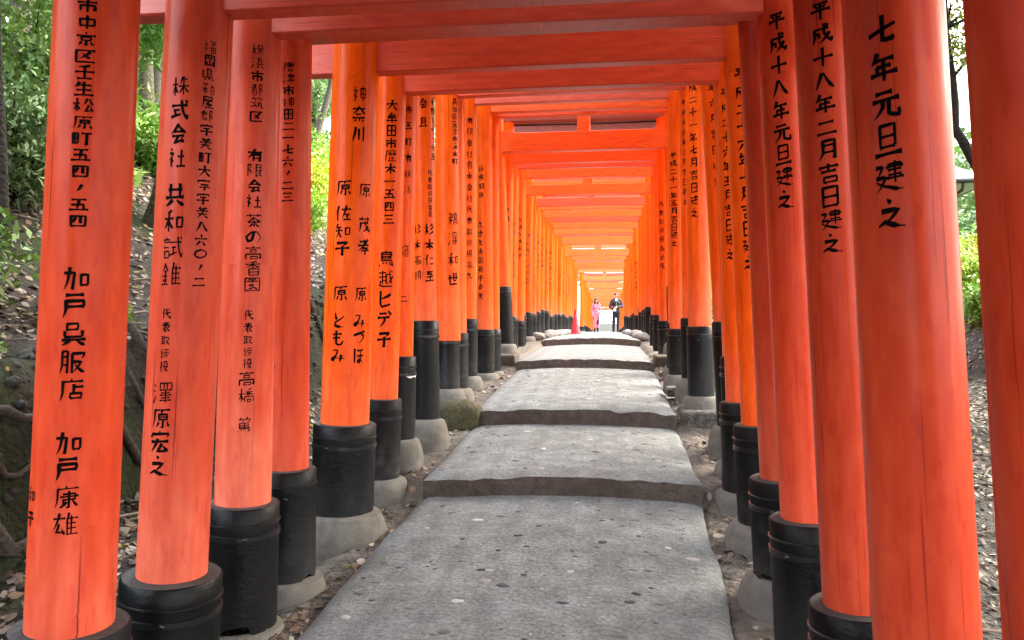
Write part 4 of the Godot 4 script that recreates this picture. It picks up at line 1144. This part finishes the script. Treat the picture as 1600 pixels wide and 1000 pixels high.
func stones() -> void:
	var put := func(called: String, label: String, cat: String, x: float, d: float, s: Vector3, m: Material, y: float, boxy: float, group := "") -> void:
		var g := Geo.new()
		g.stone(Vector3(0, s.y * 0.42, 0), s, x * 13.0 + d, nzf, 0.3, Color.WHITE, boxy)
		var o := obj(called, g, m)
		o.position = Vector3(x, y, -d)
		o.rotation.y = rng.randf_range(-0.3, 0.3)
		tag(o, label, cat, group)
	# square block that carries a footing, second step
	var g := Geo.new()
	g.box(Vector3(0, 0.12, 0), Vector3(0.42, 0.34, 0.5), 0.018)
	var o := obj("stone_block", g, M.rock)
	o.position = Vector3(0.93, 0.55, -8.0)
	tag(o, "square cut stone block under a pillar footing beside the second step", "stone block")
	put.call("mossy_rock", "mossy green boulder at the corner of the second step", "rock", -1.52, 7.82, Vector3(0.46, 0.36, 0.4), M.moss_rock, 0.58, 0.95)
	g = Geo.new(); g.box(Vector3(0, 0.05, 0), Vector3(0.4, 0.1, 0.36), 0.02)
	o = obj("stone_slab", g, M.rock); o.position = Vector3(0.86, 0.88, -9.0)
	tag(o, "thin flat stone slab under the footing just past the square block", "stone slab")
	for s in [-1.0, 1.0]:
		g = Geo.new(); g.box(Vector3(0, 0.06, 0), Vector3(0.34, 0.26, 0.6), 0.02)
		o = obj("stone_block", g, M.riser); o.position = Vector3(-1.56 if s < 0 else 0.86, 1.03, -11.8)
		tag(o, "dark stone block at the third step, %s" % ("on the cone's side" if s < 0 else "on the square block's side"), "stone block")
	# round pale stones that line the foot of the pillars
	var spots := []
	var d := 16.5
	while d < 31.0:
		for s in [-1.0, 1.0]:
			spots.append([s, d + rng.randf_range(-0.1, 0.1), rng.randf_range(0.2, 0.32)])
			if d > 19.0 and d < 29.0: spots.append([s, d + rng.randf_range(0.2, 0.4), rng.randf_range(0.22, 0.36)])
		d += rng.randf_range(0.55, 0.8)
	var ones := ["", "first", "second", "third", "fourth", "fifth", "sixth", "seventh", "eighth", "ninth", "tenth", "eleventh", "twelfth", "thirteenth", "fourteenth", "fifteenth", "sixteenth", "seventeenth", "eighteenth", "nineteenth"]
	var counts := {}
	for p in spots:
		var s: float = p[0]
		var x := (-1.47 + rng.randf_range(-0.05, 0.08)) if s < 0 else (0.76 + rng.randf_range(-0.06, 0.05))
		var y: float = height(x, p[1]) + 0.0
		var zone := "before the topmost step" if p[1] < 16.0 else ("between topmost step and cone" if p[1] < 22.0 else "past the cone")
		var key := "%s %s" % [s, zone]
		counts[key] = counts.get(key, 0) + 1
		var c: int = counts[key]
		var word: String = ones[c] if c < 20 else ("twentieth" if c == 20 else ("twenty-" + ones[c - 20] if c < 30 else ("thirtieth" if c == 30 else "thirty-" + ones[c - 30])))
		put.call("edging_stone", "%s round edging stone %s, on the %s" % [word, zone, "cone's side" if s < 0 else "side opposite the cone"], "stone", x, p[1], Vector3(p[2], p[2] * 0.62, p[2] * 0.9), M.pale_rock, y, 0.25, "round stones along the pillar feet")

func cone() -> void:
	var d := 22.2; var x := -0.93
	var t := thing("traffic_cone", "red traffic cone with square base beside the path, near the people", "traffic cone", Vector3(x, path_y(d) - 0.005, -d))
	var g := Geo.new()
	g.lathe([Vector2(0.145, 0.03), Vector2(0.138, 0.05), Vector2(0.042, 0.62), Vector2(0.034, 0.64)], 24)
	obj("cone_body", g, M.cone, t)
	g = Geo.new(); g.box(Vector3(0, 0.018, 0), Vector3(0.34, 0.036, 0.34), 0.01)
	obj("base_plate", g, M.cone_base, t)
	g = Geo.new(); g.lathe([Vector2(0.055, 0.62), Vector2(0.055, 0.645), Vector2(0.028, 0.65), Vector2(0.026, 0.69), Vector2(0.036, 0.7), Vector2(0.03, 0.735), Vector2(0.0, 0.745)], 16)
	obj("cap", g, M.cone_base, t)

func roots() -> void:
	var list := [
		[[Vector3(-3.55, 0.3, 2.9), Vector3(-3.25, 0.16, 3.3), Vector3(-3.1, 0.06, 3.75), Vector3(-3.02, 0.1, 4.1)], 0.035, "pale root crossing the bank face beside the nearest writing pillar"],
		[[Vector3(-3.2, 0.14, 3.4), Vector3(-3.08, -0.02, 3.6), Vector3(-3.02, -0.05, 3.95)], 0.022, "thin forked root hanging below the pale root on the bank"],
		[[Vector3(-3.5, -0.3, 2.9), Vector3(-3.2, -0.42, 3.25), Vector3(-2.95, -0.62, 3.6), Vector3(-2.8, -0.8, 3.9)], 0.05, "thick pale root slanting down the foot of the dirt bank"],
		[[Vector3(-3.6, 0.2, 4.9), Vector3(-3.3, 0.05, 5.1), Vector3(-3.12, -0.15, 5.3), Vector3(-3.05, -0.3, 5.35)], 0.03, "looping bare root on the bank between the two nearest pillars"],
		[[Vector3(-3.45, 0.0, 4.6), Vector3(-3.2, -0.08, 4.9), Vector3(-3.08, -0.1, 5.3), Vector3(-3.0, -0.22, 5.5)], 0.018, "thin tangled root on the bank between the two nearest pillars"],
		[[Vector3(-3.4, 0.15, 8.0), Vector3(-3.15, 0.05, 8.4), Vector3(-3.05, -0.1, 8.9)], 0.035, "grey root on the bank seen in the wide gap between gates"],
		[[Vector3(-3.3, 0.25, 3.2), Vector3(-3.05, -0.05, 3.45), Vector3(-3.0, -0.4, 3.5), Vector3(-2.9, -0.7, 3.55)], 0.016, "thin root hanging straight down the bank face"],
		[[Vector3(-3.25, 0.1, 5.5), Vector3(-3.05, -0.1, 5.2), Vector3(-3.02, -0.35, 5.15), Vector3(-2.8, -0.6, 5.4)], 0.022, "bare root bending down the bank behind the small-character pillar"],
		[[Vector3(-3.2, -0.25, 4.6), Vector3(-3.05, -0.4, 5.0), Vector3(-2.85, -0.55, 5.6)], 0.028, "dark low root along the foot of the bank between the nearest pillars"],
		[[Vector3(4.2, -1.3, 9.0), Vector3(4.5, -1.2, 9.3), Vector3(5.2, -1.25, 9.6), Vector3(5.8, -1.25, 9.7)], 0.06, "dark root lying across the leaf litter below the grassy bank"],
		[[Vector3(3.0, -1.48, 6.4), Vector3(3.5, -1.4, 6.8), Vector3(4.2, -1.45, 7.0)], 0.04, "thin dark root in the leaf litter nearer the edge pillar"],
	]
	for r in list:
		var pts := []; var rad := []
		var q: Array = r[0]
		for i in q.size() - 1:
			for e in 5:
				var t := (i + e / 5.0) / (q.size() - 1)
				var p: Vector3 = q[i].cubic_interpolate(q[i + 1], q[maxi(i - 1, 0)], q[mini(i + 2, q.size() - 1)], e / 5.0)
				p = Vector3(p.x, 0, -p.z) + Vector3(0, p.y, 0)
				var gy := height(p.x, -p.z)
				p.y = maxf(p.y + 1.75, gy + r[1] * 0.4)
				p.y = minf(p.y, gy + 0.12)
				pts.append(p + Vector3(0, 0.03 * nzf.get_noise_1d(t * 400.0 + p.x * 80.0), 0))
				rad.append(r[1] * lerpf(1.1, 0.55, t))
		var g := Geo.new()
		var c: Vector3 = pts[0]
		for i in pts.size(): pts[i] -= c
		g.tube(pts, rad, 8)
		var o := obj("tree_root", g, M.root if c.x < 0 else M.bark_dark)
		o.position = c
		tag(o, r[2], "tree root")

func pavilion() -> void:
	var x := 5.85; var d := 19.5
	var gy := height(x, d)
	var t := thing("pavilion", "small hall with grey hipped roof, gutter and downpipe behind the yellow-green shrubs", "building", Vector3(x, gy, -d))
	var w := 4.6; var dp := 4.0; var eave := 2.75
	var g := Geo.new(); g.box(Vector3(-0.3, 1.3, 0), Vector3(w - 1.4, 2.7, dp - 1.2), 0.02)
	obj("wall", g, M.plaster, t)
	for sx in [-1.0, 1.0]:
		for sz in [-1.0, 1.0]:
			g = Geo.new(); g.box(Vector3(-0.3 + sx * (w / 2 - 0.68), 1.36, sz * (dp / 2 - 0.58)), Vector3(0.16, 2.8, 0.16), 0.01)
			obj("post", g, M.old_wood, t)
	g = Geo.new()
	var a := [Vector3(-w / 2, eave, dp / 2), Vector3(w / 2, eave, dp / 2), Vector3(w / 2, eave, -dp / 2), Vector3(-w / 2, eave, -dp / 2)]
	var r0 := Vector3(-0.5, eave + 1.25, 0); var r1 := Vector3(0.5, eave + 1.25, 0)
	for f in [[a[0], a[1], r1, r0], [a[2], a[3], r0, r1]]:
		var nn: Vector3 = (f[1] - f[0]).cross(f[3] - f[0]).normalized()
		if nn.y < 0: nn = -nn
		g.face(f[0], f[1], f[2], f[3], nn)
	for f in [[a[1], a[2], r1], [a[3], a[0], r0]]:
		var nn: Vector3 = (f[1] - f[0]).cross(f[2] - f[0]).normalized()
		if nn.y < 0: nn = -nn
		g.tri(g.vert(f[0], nn), g.vert(f[1], nn), g.vert(f[2], nn))
	g.box(Vector3(0, eave - 0.06, 0), Vector3(w - 0.02, 0.1, dp - 0.02), 0.01)
	var rf := obj("roof", g, M.roof_metal, t)
	g = Geo.new(); g.box(Vector3(0, eave + 1.27, 0), Vector3(1.3, 0.12, 0.2), 0.02)
	obj("ridge", g, M.roof_metal, rf)
	for s in 4:
		var p: Vector3 = a[s]; var q: Vector3 = a[(s + 1) % 4]
		var out := Vector3((p.x + q.x) / 2, 0, (p.z + q.z) / 2).normalized() * 0.06
		g = Geo.new(); g.tube([p + out - Vector3(0, 0.05, 0), q + out - Vector3(0, 0.05, 0)], [0.055, 0.055], 8)
		obj("gutter", g, M.gutter, rf)
	g = Geo.new()
	g.tube([Vector3(w / 2 - 0.62, eave - 0.05, dp / 2 + 0.05), Vector3(w / 2 - 0.64, eave - 0.25, dp / 2 + 0.02), Vector3(w / 2 - 0.9, eave - 0.5, dp / 2 - 0.42), Vector3(w / 2 - 0.9, 0.0, dp / 2 - 0.44)], [0.035, 0.035, 0.035, 0.035], 8)
	obj("downpipe", g, M.gutter, t)

func trees() -> void:
	var V := func(a: float, b: float, c: float) -> Vector3: return Vector3(a, b, c)
	var bright := Color(0.24, 0.4, 0.06); var mid := Color(0.2, 0.33, 0.1); var deep := Color(0.14, 0.23, 0.1); var hazy := Color(0.2, 0.31, 0.15); var yell := Color(0.4, 0.48, 0.04)  # leaf tints; deep, mid and hazy lightened to stand in for distant haze
	# the slope with the dirt bank
	tree("maple_tree", "dark thin trunk with fresh green maple leaves at the photo's very edge", -5.05, 5.85, [V.call(0, 0, 0), V.call(0.0, 1.5, 0.05), V.call(-0.1, 3.4, 0), V.call(0.1, 5.2, 0.2)], 0.07, "bark_dark", [[V.call(0.75, 2.75, 0.0), 0.5], [V.call(0.2, 3.3, 0.5), 0.9], [V.call(1.1, 3.6, 0.2), 0.8], [V.call(-0.6, 4.3, 0), 1.2]], bright, 3000, 0.2)
	tree("cedar_tree", "pale grey straight trunk just behind the dark thin trunk", -7.9, 9.5, [V.call(0, 0, 0), V.call(0, 3, 0), V.call(0.05, 7, 0), V.call(0, 11, 0)], 0.15, "bark_grey", [[V.call(0, 8, 0), 1.8], [V.call(0.3, 10, 0), 1.6], [V.call(0.2, 6.6, 0.7), 1.3]], mid, 2500, 0.26)
	tree("leaning_tree", "greenish leaning trunk between the two nearest writing pillars", -4.95, 8.0, [V.call(-0.05, 0, 0), V.call(0.1, 1.2, 0), V.call(0.22, 2.6, 0), V.call(0.1, 4.6, 0.2), V.call(0.3, 6.5, 0.2)], 0.1, "bark_green", [[V.call(-0.5, 3.3, -0.6), 0.9], [V.call(-1.0, 4.2, -0.5), 1.2], [V.call(0.4, 5.2, 0.3), 1.3], [V.call(-1.4, 3.2, -1.8), 1.0]], Color(0.11, 0.25, 0.045), 3800, 0.2)
	tree("slanting_tree", "pale slanting trunk above the bright bush in the wide gap", -9.2, 23.4, [V.call(-0.6, 0, 0), V.call(0, 1.8, 0), V.call(0.5, 3.8, 0), V.call(0.6, 7, 0)], 0.14, "bark_grey", [[V.call(0.2, 6, 0), 1.8], [V.call(-0.6, 7.6, 0.4), 1.6], [V.call(1, 5, 0.8), 1.2]], hazy, 2600, 0.26)
	var specs := [[-9.5, 6.8, 8.5, 0.16], [-11.5, 11.5, 10, 0.2], [-8.6, 13.5, 8, 0.14], [-13.0, 8.5, 11, 0.2], [-12.0, 17.0, 10, 0.18], [-9.5, 18.5, 8, 0.15], [-16.0, 14.0, 12, 0.24], [-15.0, 24.0, 12, 0.22], [-11.5, 29.0, 10, 0.2], [-18.5, 20.0, 12, 0.25], [-19.0, 31.0, 13, 0.25], [-14.0, 36.0, 11, 0.2], [-8.2, 33.0, 8, 0.15], [-7.0, 4.6, 7.5, 0.12]]
	var says := ["behind the dark thin trunk", "above the nearest salmon pillar", "seen through the gap by the leaning trunk", "high on the slope above the bank", "behind the slanting trunk", "beside the bright bush in the wide gap", "deep in the wood above the bank", "deep in the wood behind the bright bush", "farther along the tunnel's uphill side", "highest in the wood", "at the far end of the slope", "near the bright opening", "close to the tunnel beyond the slanting trunk", "at the bank top next to the pale trunk"]
	var k := 0
	for s in specs:
		var h: float = s[2]
		var lean := rng.randf_range(-0.5, 0.5)
		var blobs := []
		for i in 6: blobs.append([Vector3(lean * 0.6 + rng.randf_range(-1.3, 1.3), h * rng.randf_range(0.22, 1.0), rng.randf_range(-1.3, 1.3)), rng.randf_range(1.1, 2.0)])
		tree("forest_tree", ["dark", "fresh", "dull"][k % 3] + " green forest tree " + says[k], s[0], s[1], [Vector3.ZERO, Vector3(lean * 0.3, h * 0.3, 0), Vector3(lean * 0.5, h * 0.65, 0.1), Vector3(lean, h, 0)], s[3], ["bark_dark", "bark_grey", "bark_green"][k % 3], blobs, [deep, mid, hazy][k % 3], 2600, 0.32, "trees on the slope", true)
		k += 1
	for s in [[-4.35, 4.3, 0.9, 0.6, mid, "low dark green shrub at the bank top beside the dark trunk"], [-3.75, 4.1, 0.4, 0.16, mid, "small fern-like green tuft on the edge of the dirt bank"], [-3.8, 5.3, 0.35, 0.16, bright, "small yellowish tuft on the bank edge between the two nearest pillars"], [-5.6, 6.6, 1.4, 1.3, deep, "dense dark shrub on the bank behind the thin trunk"], [-6.6, 8.0, 1.6, 1.4, mid, "leafy shrub on the bank under the pale trunk"], [-6.5, 10.8, 1.6, 0.8, Color(0.14, 0.27, 0.04), "grass green low shrub seen between the nearest pillars"], [-6.2, 14.6, 1.6, 0.95, yell, "bright yellow-green bush in the wide gap between the gates"], [-7.4, 17.2, 2.2, 1.3, bright, "pale green bush just uphill of the bright yellow-green one"], [-5.3, 12.6, 1.2, 0.7, bright, "small fresh green shrub at the foot of the bright bush"], [-7.6, 6.4, 1.8, 1.6, deep, "dark shrub mass behind the bank at the photo's edge"]]:
		shrub(s[5], s[0], s[1], s[2], s[3], s[4], 1100 if s[2] > 0.5 else 260, 0.19 if s[2] > 0.5 else 0.1)
	# the open side
	tree("leaning_tree", "bare dark trunk leaning over the small hall's roof", 4.55, 9.0, [V.call(0.25, 0, 0), V.call(0.05, 1.7, 0), V.call(-0.4, 2.55, 0), V.call(-0.75, 3.2, 0), V.call(-0.85, 4.3, 0), V.call(-1.0, 6.5, 0)], 0.075, "bark_dark", [[V.call(-0.72, 4.05, 0.1), 0.36], [V.call(-0.45, 4.6, 0.1), 0.55], [V.call(-0.2, 6.0, 0), 0.8], [V.call(-1.4, 6.6, 0.3), 0.9]], Color(0.24, 0.38, 0.05), 850, 0.17, "trees on the open side")
	for s in [[11.5, 25.0, 5.5, Color(0.2, 0.3, 0.13), "hazy pale green tree behind the small hall"], [14.0, 21.0, 6.0, Color(0.16, 0.26, 0.1), "pale green tree beside the small hall, partly behind the edge pillar"], [9.5, 32.0, 6.5, Color(0.2, 0.3, 0.14), "far pale tree behind the hall roof"], [17.0, 30.0, 7.0, Color(0.2, 0.28, 0.14), "farthest hazy tree of the open side"]]:
		var blobs := []
		for i in 7: blobs.append([Vector3(rng.randf_range(-1.7, 1.7), s[2] * rng.randf_range(0.25, 0.8), rng.randf_range(-1.5, 1.5)), rng.randf_range(1.0, 1.7)])
		tree("broadleaf_tree", s[4], s[0], s[1], [Vector3.ZERO, Vector3(0.2, s[2] * 0.4, 0), Vector3(0, s[2] * 0.85, 0)], 0.16, "bark_grey", blobs, s[3], 2600, 0.3, "trees on the open side", true)
	for s in [[6.4, 2.6, 8.5], [7.2, 5.4, 9.5], [7.6, 8.2, 8.5], [9.4, 4.0, 10.5], [6.6, -0.6, 8.5]]:  # unseen trees added to keep the sun off the lower gates
		var blobs := []
		for i in 8: blobs.append([Vector3(rng.randf_range(-1.3, 1.3), s[2] * rng.randf_range(0.5, 0.95), rng.randf_range(-1.5, 1.2)), rng.randf_range(1.2, 1.9)])
		tree("added_shade_tree", "added shade tree over the litter flat beside the viewer, %s" % {2.6: "first downhill of the edge pillar", 5.4: "level with the wide black sleeve", 8.2: "nearest to the grassy bank", 4.0: "the one set farther back", -0.6: "behind the viewer"}[s[1]], s[0], s[1], [Vector3.ZERO, Vector3(0.1, s[2] * 0.4, 0), Vector3(0, s[2] * 0.9, 0)], 0.17, "bark_grey", blobs, mid, 3200, 0.32, "trees on the open side", true)
	# unseen trees added so their crowns block sky light over the lower gates
	for s in [[5.0, 0.6, -4.6, 1.6, "open side, just below the edge pillar"], [4.9, 4.4, -4.2, 1.4, "open side, above the edge pillar"], [-4.6, 1.0, 3.6, -1.0, "bank side, below the nearest writing pillar"], [-4.9, -2.5, 4.0, 1.0, "bank side, behind the viewer"], [5.2, -3.5, -4.4, 0.0, "open side, behind the viewer"], [5.4, 9.2, -4.6, 0.6, "open side, level with the second step"]]:
		var y := height(s[0], s[1])
		var blobs := []
		for i in 9: blobs.append([Vector3(s[2] * (i % 3 + 0.3) / 2.3 + rng.randf_range(-0.5, 0.5), 7.4 - y + rng.randf_range(-0.5, 1.6), (int(i / 3.0) - 1) * 1.9 - s[3]), rng.randf_range(1.5, 1.9)])
		tree("added_canopy_tree", "added tree blocking sky over the lower gates, %s" % s[4], s[0], s[1], [Vector3.ZERO, Vector3(0.1, 3.0, 0), Vector3(s[2] * 0.15, 6.0 - y, 0), Vector3(s[2] * 0.4, 8.6 - y, 0)], 0.24, "bark_grey", blobs, mid, 5200, 0.42, "added trees shading the tunnel", true)
	for s in [[5.95, 13.2, 1.1, 0.95, Color(0.3, 0.42, 0.04), "vivid yellow-green shrub on the bank below the small hall"], [6.8, 13.8, 1.2, 1.25, Color(0.4, 0.36, 0.03), "shrub with golden yellow leaves beside the vivid green one"], [6.4, 15.2, 1.5, 1.5, Color(0.27, 0.42, 0.04), "taller yellow-green shrub at the foot of the downpipe"], [7.9, 15.6, 1.5, 1.4, Color(0.22, 0.38, 0.05), "green shrub in front of the hall wall, half behind the edge pillar"], [5.75, 12.0, 1.0, 0.45, Color(0.2, 0.36, 0.05), "low green plants on the bank edge above the roots"]]:
		shrub(s[5], s[0], s[1], s[2], s[3], s[4], 1100, 0.17, "shrubs on the open side")
	# undergrowth that covers the upper slope
	var xf := []; var cs := []
	for i in 15000:
		var x := -5.6 - 26.0 * pow(rng.randf(), 1.6); var d := rng.randf_range(2.0, 44.0)
		var f := nz.get_noise_2d(x * 18.0, d * 18.0)
		if f < -0.05 - (0.12 if x < -9.0 else 0.0) or (x > -7.0 and rng.randf() < 0.5): continue
		xf.append(Transform3D(rbasis(rng.randf_range(0.25, 0.6) * (1.0 if x > -10.0 else 1.7)), Vector3(x, height(x, d) + rng.randf_range(0.02, 0.35), -d)))
		var t := rng.randf_range(0.6, 1.4)
		var c: Color = mid.lerp(bright, clampf(f * 2.5, 0, 1))
		cs.append(Color(c.r * t, c.g * t, c.b * t))
	var u := scatter("undergrowth", M.cluster, M.leaf, xf, cs)
	u.set_meta("kind", "stuff"); tag(u, "green undergrowth covering the upper slope under the trees", "undergrowth")
	xf = []; cs = []
	for i in 2600:
		var x := 5.4 + 10.0 * pow(rng.randf(), 1.5); var d := rng.randf_range(8.0, 24.0)
		xf.append(Transform3D(rbasis(rng.randf_range(0.15, 0.35)), Vector3(x, height(x, d) + 0.03, -d)))
		var t := rng.randf_range(0.6, 1.4)
		cs.append(Color(0.16 * t, 0.27 * t, 0.04 * t))
	u = scatter("ground_cover", M.cluster, M.leaf, xf, cs)
	u.set_meta("kind", "stuff"); tag(u, "low green plants covering the bank below the small hall", "ground cover")
	# lumps of bare soil on the cut face of the bank
	var cg := Geo.new(); cg.stone(Vector3.ZERO, Vector3(1, 0.8, 0.9), 5.0, nzf, 0.6)
	xf = []; cs = []
	for i in 2600:
		var x := -rng.randf_range(2.85, 3.5); var d := rng.randf_range(2.0, 15.0)
		var s := 0.02 + 0.07 * pow(rng.randf(), 3.0)
		xf.append(Transform3D(rbasis(s), Vector3(x, height(x, d), -d)))
		var t := rng.randf_range(0.5, 1.5)
		cs.append(Color(0.025 * t, 0.02 * t, 0.013 * t))
	u = scatter("soil", cg.mesh(), M.litter, xf, cs)
	u.set_meta("kind", "stuff"); tag(u, "crumbling dark soil lumps on the cut face of the bank", "soil")
	# fallen twigs
	cg = Geo.new(); cg.tube([Vector3(0, 0, -0.5), Vector3(0.04, 0.05, -0.1), Vector3(-0.02, 0.02, 0.25), Vector3(0.06, 0.06, 0.5)], [0.018, 0.016, 0.013, 0.008], 5)
	xf = []; cs = []
	for i in 900:
		var sd := rng.randf() < 0.5
		var x := (-rng.randf_range(2.0, 6.5)) if sd else rng.randf_range(1.3, 6.0)
		var d := rng.randf_range(1.5, 15.0)
		xf.append(Transform3D(Basis.from_euler(Vector3(rng.randf_range(-0.2, 0.2), rng.randf() * TAU, 0)).scaled(Vector3.ONE * rng.randf_range(0.15, 0.6)), Vector3(x, height(x, d) + 0.015, -d)))
		var t := rng.randf_range(0.5, 1.5)
		cs.append(Color(0.16 * t, 0.12 * t, 0.085 * t))
	u = scatter("fallen_twigs", cg.mesh(), M.litter, xf, cs)
	u.set_meta("kind", "stuff"); tag(u, "thin dry twigs lying among the fallen leaves", "twigs")
	# far wood, leaf tints lightened to stand in for haze
	xf = []; cs = []
	for i in 5000:
		var x := -rng.randf_range(14.0, 52.0); var d := rng.randf_range(-2.0, 75.0)
		xf.append(Transform3D(rbasis(rng.randf_range(1.0, 2.6)), Vector3(x, height(x, d) + 11.0 * pow(rng.randf(), 0.8), -d)))
		var t := rng.randf_range(0.5, 1.4)
		cs.append(Color(0.15 * t, 0.23 * t, 0.11 * t))
	for i in 7000:
		var x := -rng.randf_range(8.0, 45.0); var d := rng.randf_range(62.0, 130.0)
		xf.append(Transform3D(rbasis(rng.randf_range(1.6, 3.0)), Vector3(x, height(x, d) + 12.0 * pow(rng.randf(), 0.8), -d)))
		var t := rng.randf_range(0.5, 1.4)
		cs.append(Color(0.1 * t, 0.19 * t, 0.06 * t))
	u = scatter("woods", M.cluster_big, M.leaf, xf, cs)
	u.set_meta("kind", "stuff"); tag(u, "dense far wood closing the slope behind the nearer trees", "woods")

	xf = []; cs = []
	for i in 7000:
		var x := rng.randf_range(9.0, 45.0); var d := rng.randf_range(42.0, 130.0)
		xf.append(Transform3D(rbasis(rng.randf_range(1.5, 3.0)), Vector3(x, height(x, d) + 9.0 * pow(rng.randf(), 0.8), -d)))
		var t := rng.randf_range(0.5, 1.4)
		cs.append(Color(0.15 * t, 0.24 * t, 0.09 * t))  # pale tint, haze put into the leaf colour
	u = scatter("woods", M.cluster_big, M.leaf, xf, cs)
	u.set_meta("kind", "stuff"); tag(u, "pale far wood on the open side beyond the small hall", "woods")

func far_end() -> void:
	var g := Geo.new()
	for i in 9: g.box(Vector3(0, 0.075 + 0.15 * i, -0.7 * i), Vector3(5.0, 0.15, 0.702), 0.01)
	var o := obj("stone_steps", g, M.pale_rock)
	o.position = Vector3(-0.1, height(-0.1, 99.0) - 0.1, -99.0)
	struct(o, "pale stone steps at the far end of the farther tunnel")
	var t := thing("railing", "low grey metal railing across the bright ground behind the two people", "railing", Vector3(0.1, height(0.1, 106.0), -106.0))
	for y in [0.5, 1.1]:
		g = Geo.new(); g.tube([Vector3(-3.2, y, 0), Vector3(3.2, y, 0)], [0.06, 0.06], 8)
		obj("rail", g, M.grey_metal, t)
	for x in [-3.1, -1.1, 1.1, 3.1]:
		g = Geo.new(); g.tube([Vector3(x, -0.05, 0), Vector3(x, 1.12, 0)], [0.03, 0.03], 8)
		obj("post", g, M.grey_metal, t)

func litter() -> void:
	# a fallen leaf: a curled pointed blade
	var meshes := []
	for s in 2:
		var g := Geo.new()
		var n := 4
		var pr := []
		for i in n + 1:
			var t := float(i) / n
			var w := 0.42 * sin(PI * pow(t, 0.8)) * (1.0 if s == 0 else 0.65)
			var y := (0.3 if s == 0 else 0.55) * (t - 0.5) * (t - 0.5) + (0.12 * t if s == 1 else 0.0)
			pr.append([g.vert(Vector3(-w, y + 0.14 * w, t - 0.5), Vector3(-0.3, 1, 0).normalized()), g.vert(Vector3(0, y, t - 0.5), Vector3.UP), g.vert(Vector3(w, y + 0.2 * w, t - 0.5), Vector3(0.3, 1, 0).normalized())])
		for i in n:
			for e in 2: g.quad(pr[i][e], pr[i][e + 1], pr[i + 1][e + 1], pr[i + 1][e])
		meshes.append(g.mesh())
	var xf := [[], []]; var cs := [[], []]
	var add := func(x: float, d: float, y: float, s: float, dim := 0.85) -> void:
		var k := rng.randi() % 2
		var e := 0.05
		var nn := Vector3(height(x - e, d) - height(x + e, d), 2 * e, (height(x, d + e) - height(x, d - e))).normalized()
		var b := Basis(Quaternion(Vector3.UP, nn)) * Basis.from_euler(Vector3(rng.randf_range(-0.45, 0.45), rng.randf() * TAU, rng.randf_range(-0.45, 0.45)))
		xf[k].append(Transform3D(b.scaled(Vector3.ONE * s), Vector3(x, y + s * 0.1, -d)))
		var q := rng.randf()
		var t := rng.randf_range(0.6, 1.3)
		var c := Color(0.17, 0.115, 0.07) if q < 0.4 else (Color(0.34, 0.29, 0.23) if q < 0.78 else (Color(0.1, 0.07, 0.045) if q < 0.93 else Color(0.3, 0.22, 0.07)))
		t *= dim
		cs[k].append(Color(c.r * t, c.g * t, c.b * t))
	for i in 34000:
		var x := -2.0 - 7.0 * pow(rng.randf(), 1.3); var d := rng.randf_range(1.5, 20.0)
		if nz.get_noise_2d(x * 30.0, d * 30.0) < -0.3 or absf(height(x - 0.08, d) - height(x + 0.08, d)) > 0.2: continue
		add.call(x, d, height(x, d), rng.randf_range(0.03, 0.085))
	for i in 36000:
		var x := 1.15 + 5.5 * pow(rng.randf(), 0.9); var d := rng.randf_range(1.0, 16.0)
		add.call(x, d, height(x, d), rng.randf_range(0.02, 0.062), 0.62)
	for i in 900:
		var s := -1.0 if rng.randf() < 0.45 else 1.0
		var d := rng.randf_range(2.4, 12.0)
		var x := (-1.37 - 0.047 * maxf(5.6 - d, 0) - rng.randf() * 0.25) if s < 0 else (0.69 - 0.045 * maxf(5.6 - d, 0) + rng.randf() * 0.3)
		if nz.get_noise_2d(x * 60.0, d * 60.0) < -0.05: continue
		add.call(x, d, height(x, d), rng.randf_range(0.03, 0.075))
	for k in 2:
		var o := scatter("fallen_leaves", meshes[k], M.litter, xf[k], cs[k])
		o.set_meta("kind", "stuff"); tag(o, "%s dry leaves littering the ground on both sides of the tunnel" % ["broad", "narrow curled"][k], "fallen leaves")
	# rounded pebbles set in the worn concrete
	var g := Geo.new(); g.stone(Vector3.ZERO, Vector3(1, 0.5, 0.75), 2.0, nzf, 0.25)
	var px := []; var pc := []
	for i in 1000:
		var d := rng.randf_range(2.6, 11.3)
		var u := rng.randf_range(0.04, 0.96)
		var x := lerpf(-1.37 - 0.047 * maxf(5.6 - d, 0.0), 0.67 - 0.045 * maxf(5.6 - d, 0.0), u)
		var y := lerpf(-0.31, 0.447, (d + 3.0) / 8.68) if d < 5.5 else (lerpf(0.585, 0.66, (d - 5.59) / 2.27) if d < 7.7 else lerpf(0.825, 1.0, (d - 7.77) / 3.81))
		if absf(d - 5.6) < 0.12 or absf(d - 7.77) < 0.12: continue
		y += 0.048 * (1.0 - pow(2.0 * u - 1.0, 2.0)) + 0.006 * nzf.get_noise_2d(x * 90.0, d * 90.0) + 0.012 * nz.get_noise_2d(x * 30.0, d * 30.0)
		var s := 0.02 + 0.06 * pow(rng.randf(), 3.0)
		px.append(Transform3D(Basis(Vector3.UP, rng.randf() * TAU).scaled(Vector3(s * rng.randf_range(0.8, 1.5), s * 0.6, s * rng.randf_range(0.6, 1.0))), Vector3(x, y - s * 0.06, -d)))
		var q := rng.randf()
		var t := rng.randf_range(0.02, 0.05) if q < 0.22 else (rng.randf_range(0.3, 0.42) if q > 0.9 else rng.randf_range(0.08, 0.2))
		pc.append(Color(t, t * 0.98, t * 0.95))
	var o := scatter("embedded_pebbles", g.mesh(), M.litter, px, pc)
	o.set_meta("kind", "stuff"); tag(o, "small grey pebbles set in the worn concrete of the path", "pebbles")
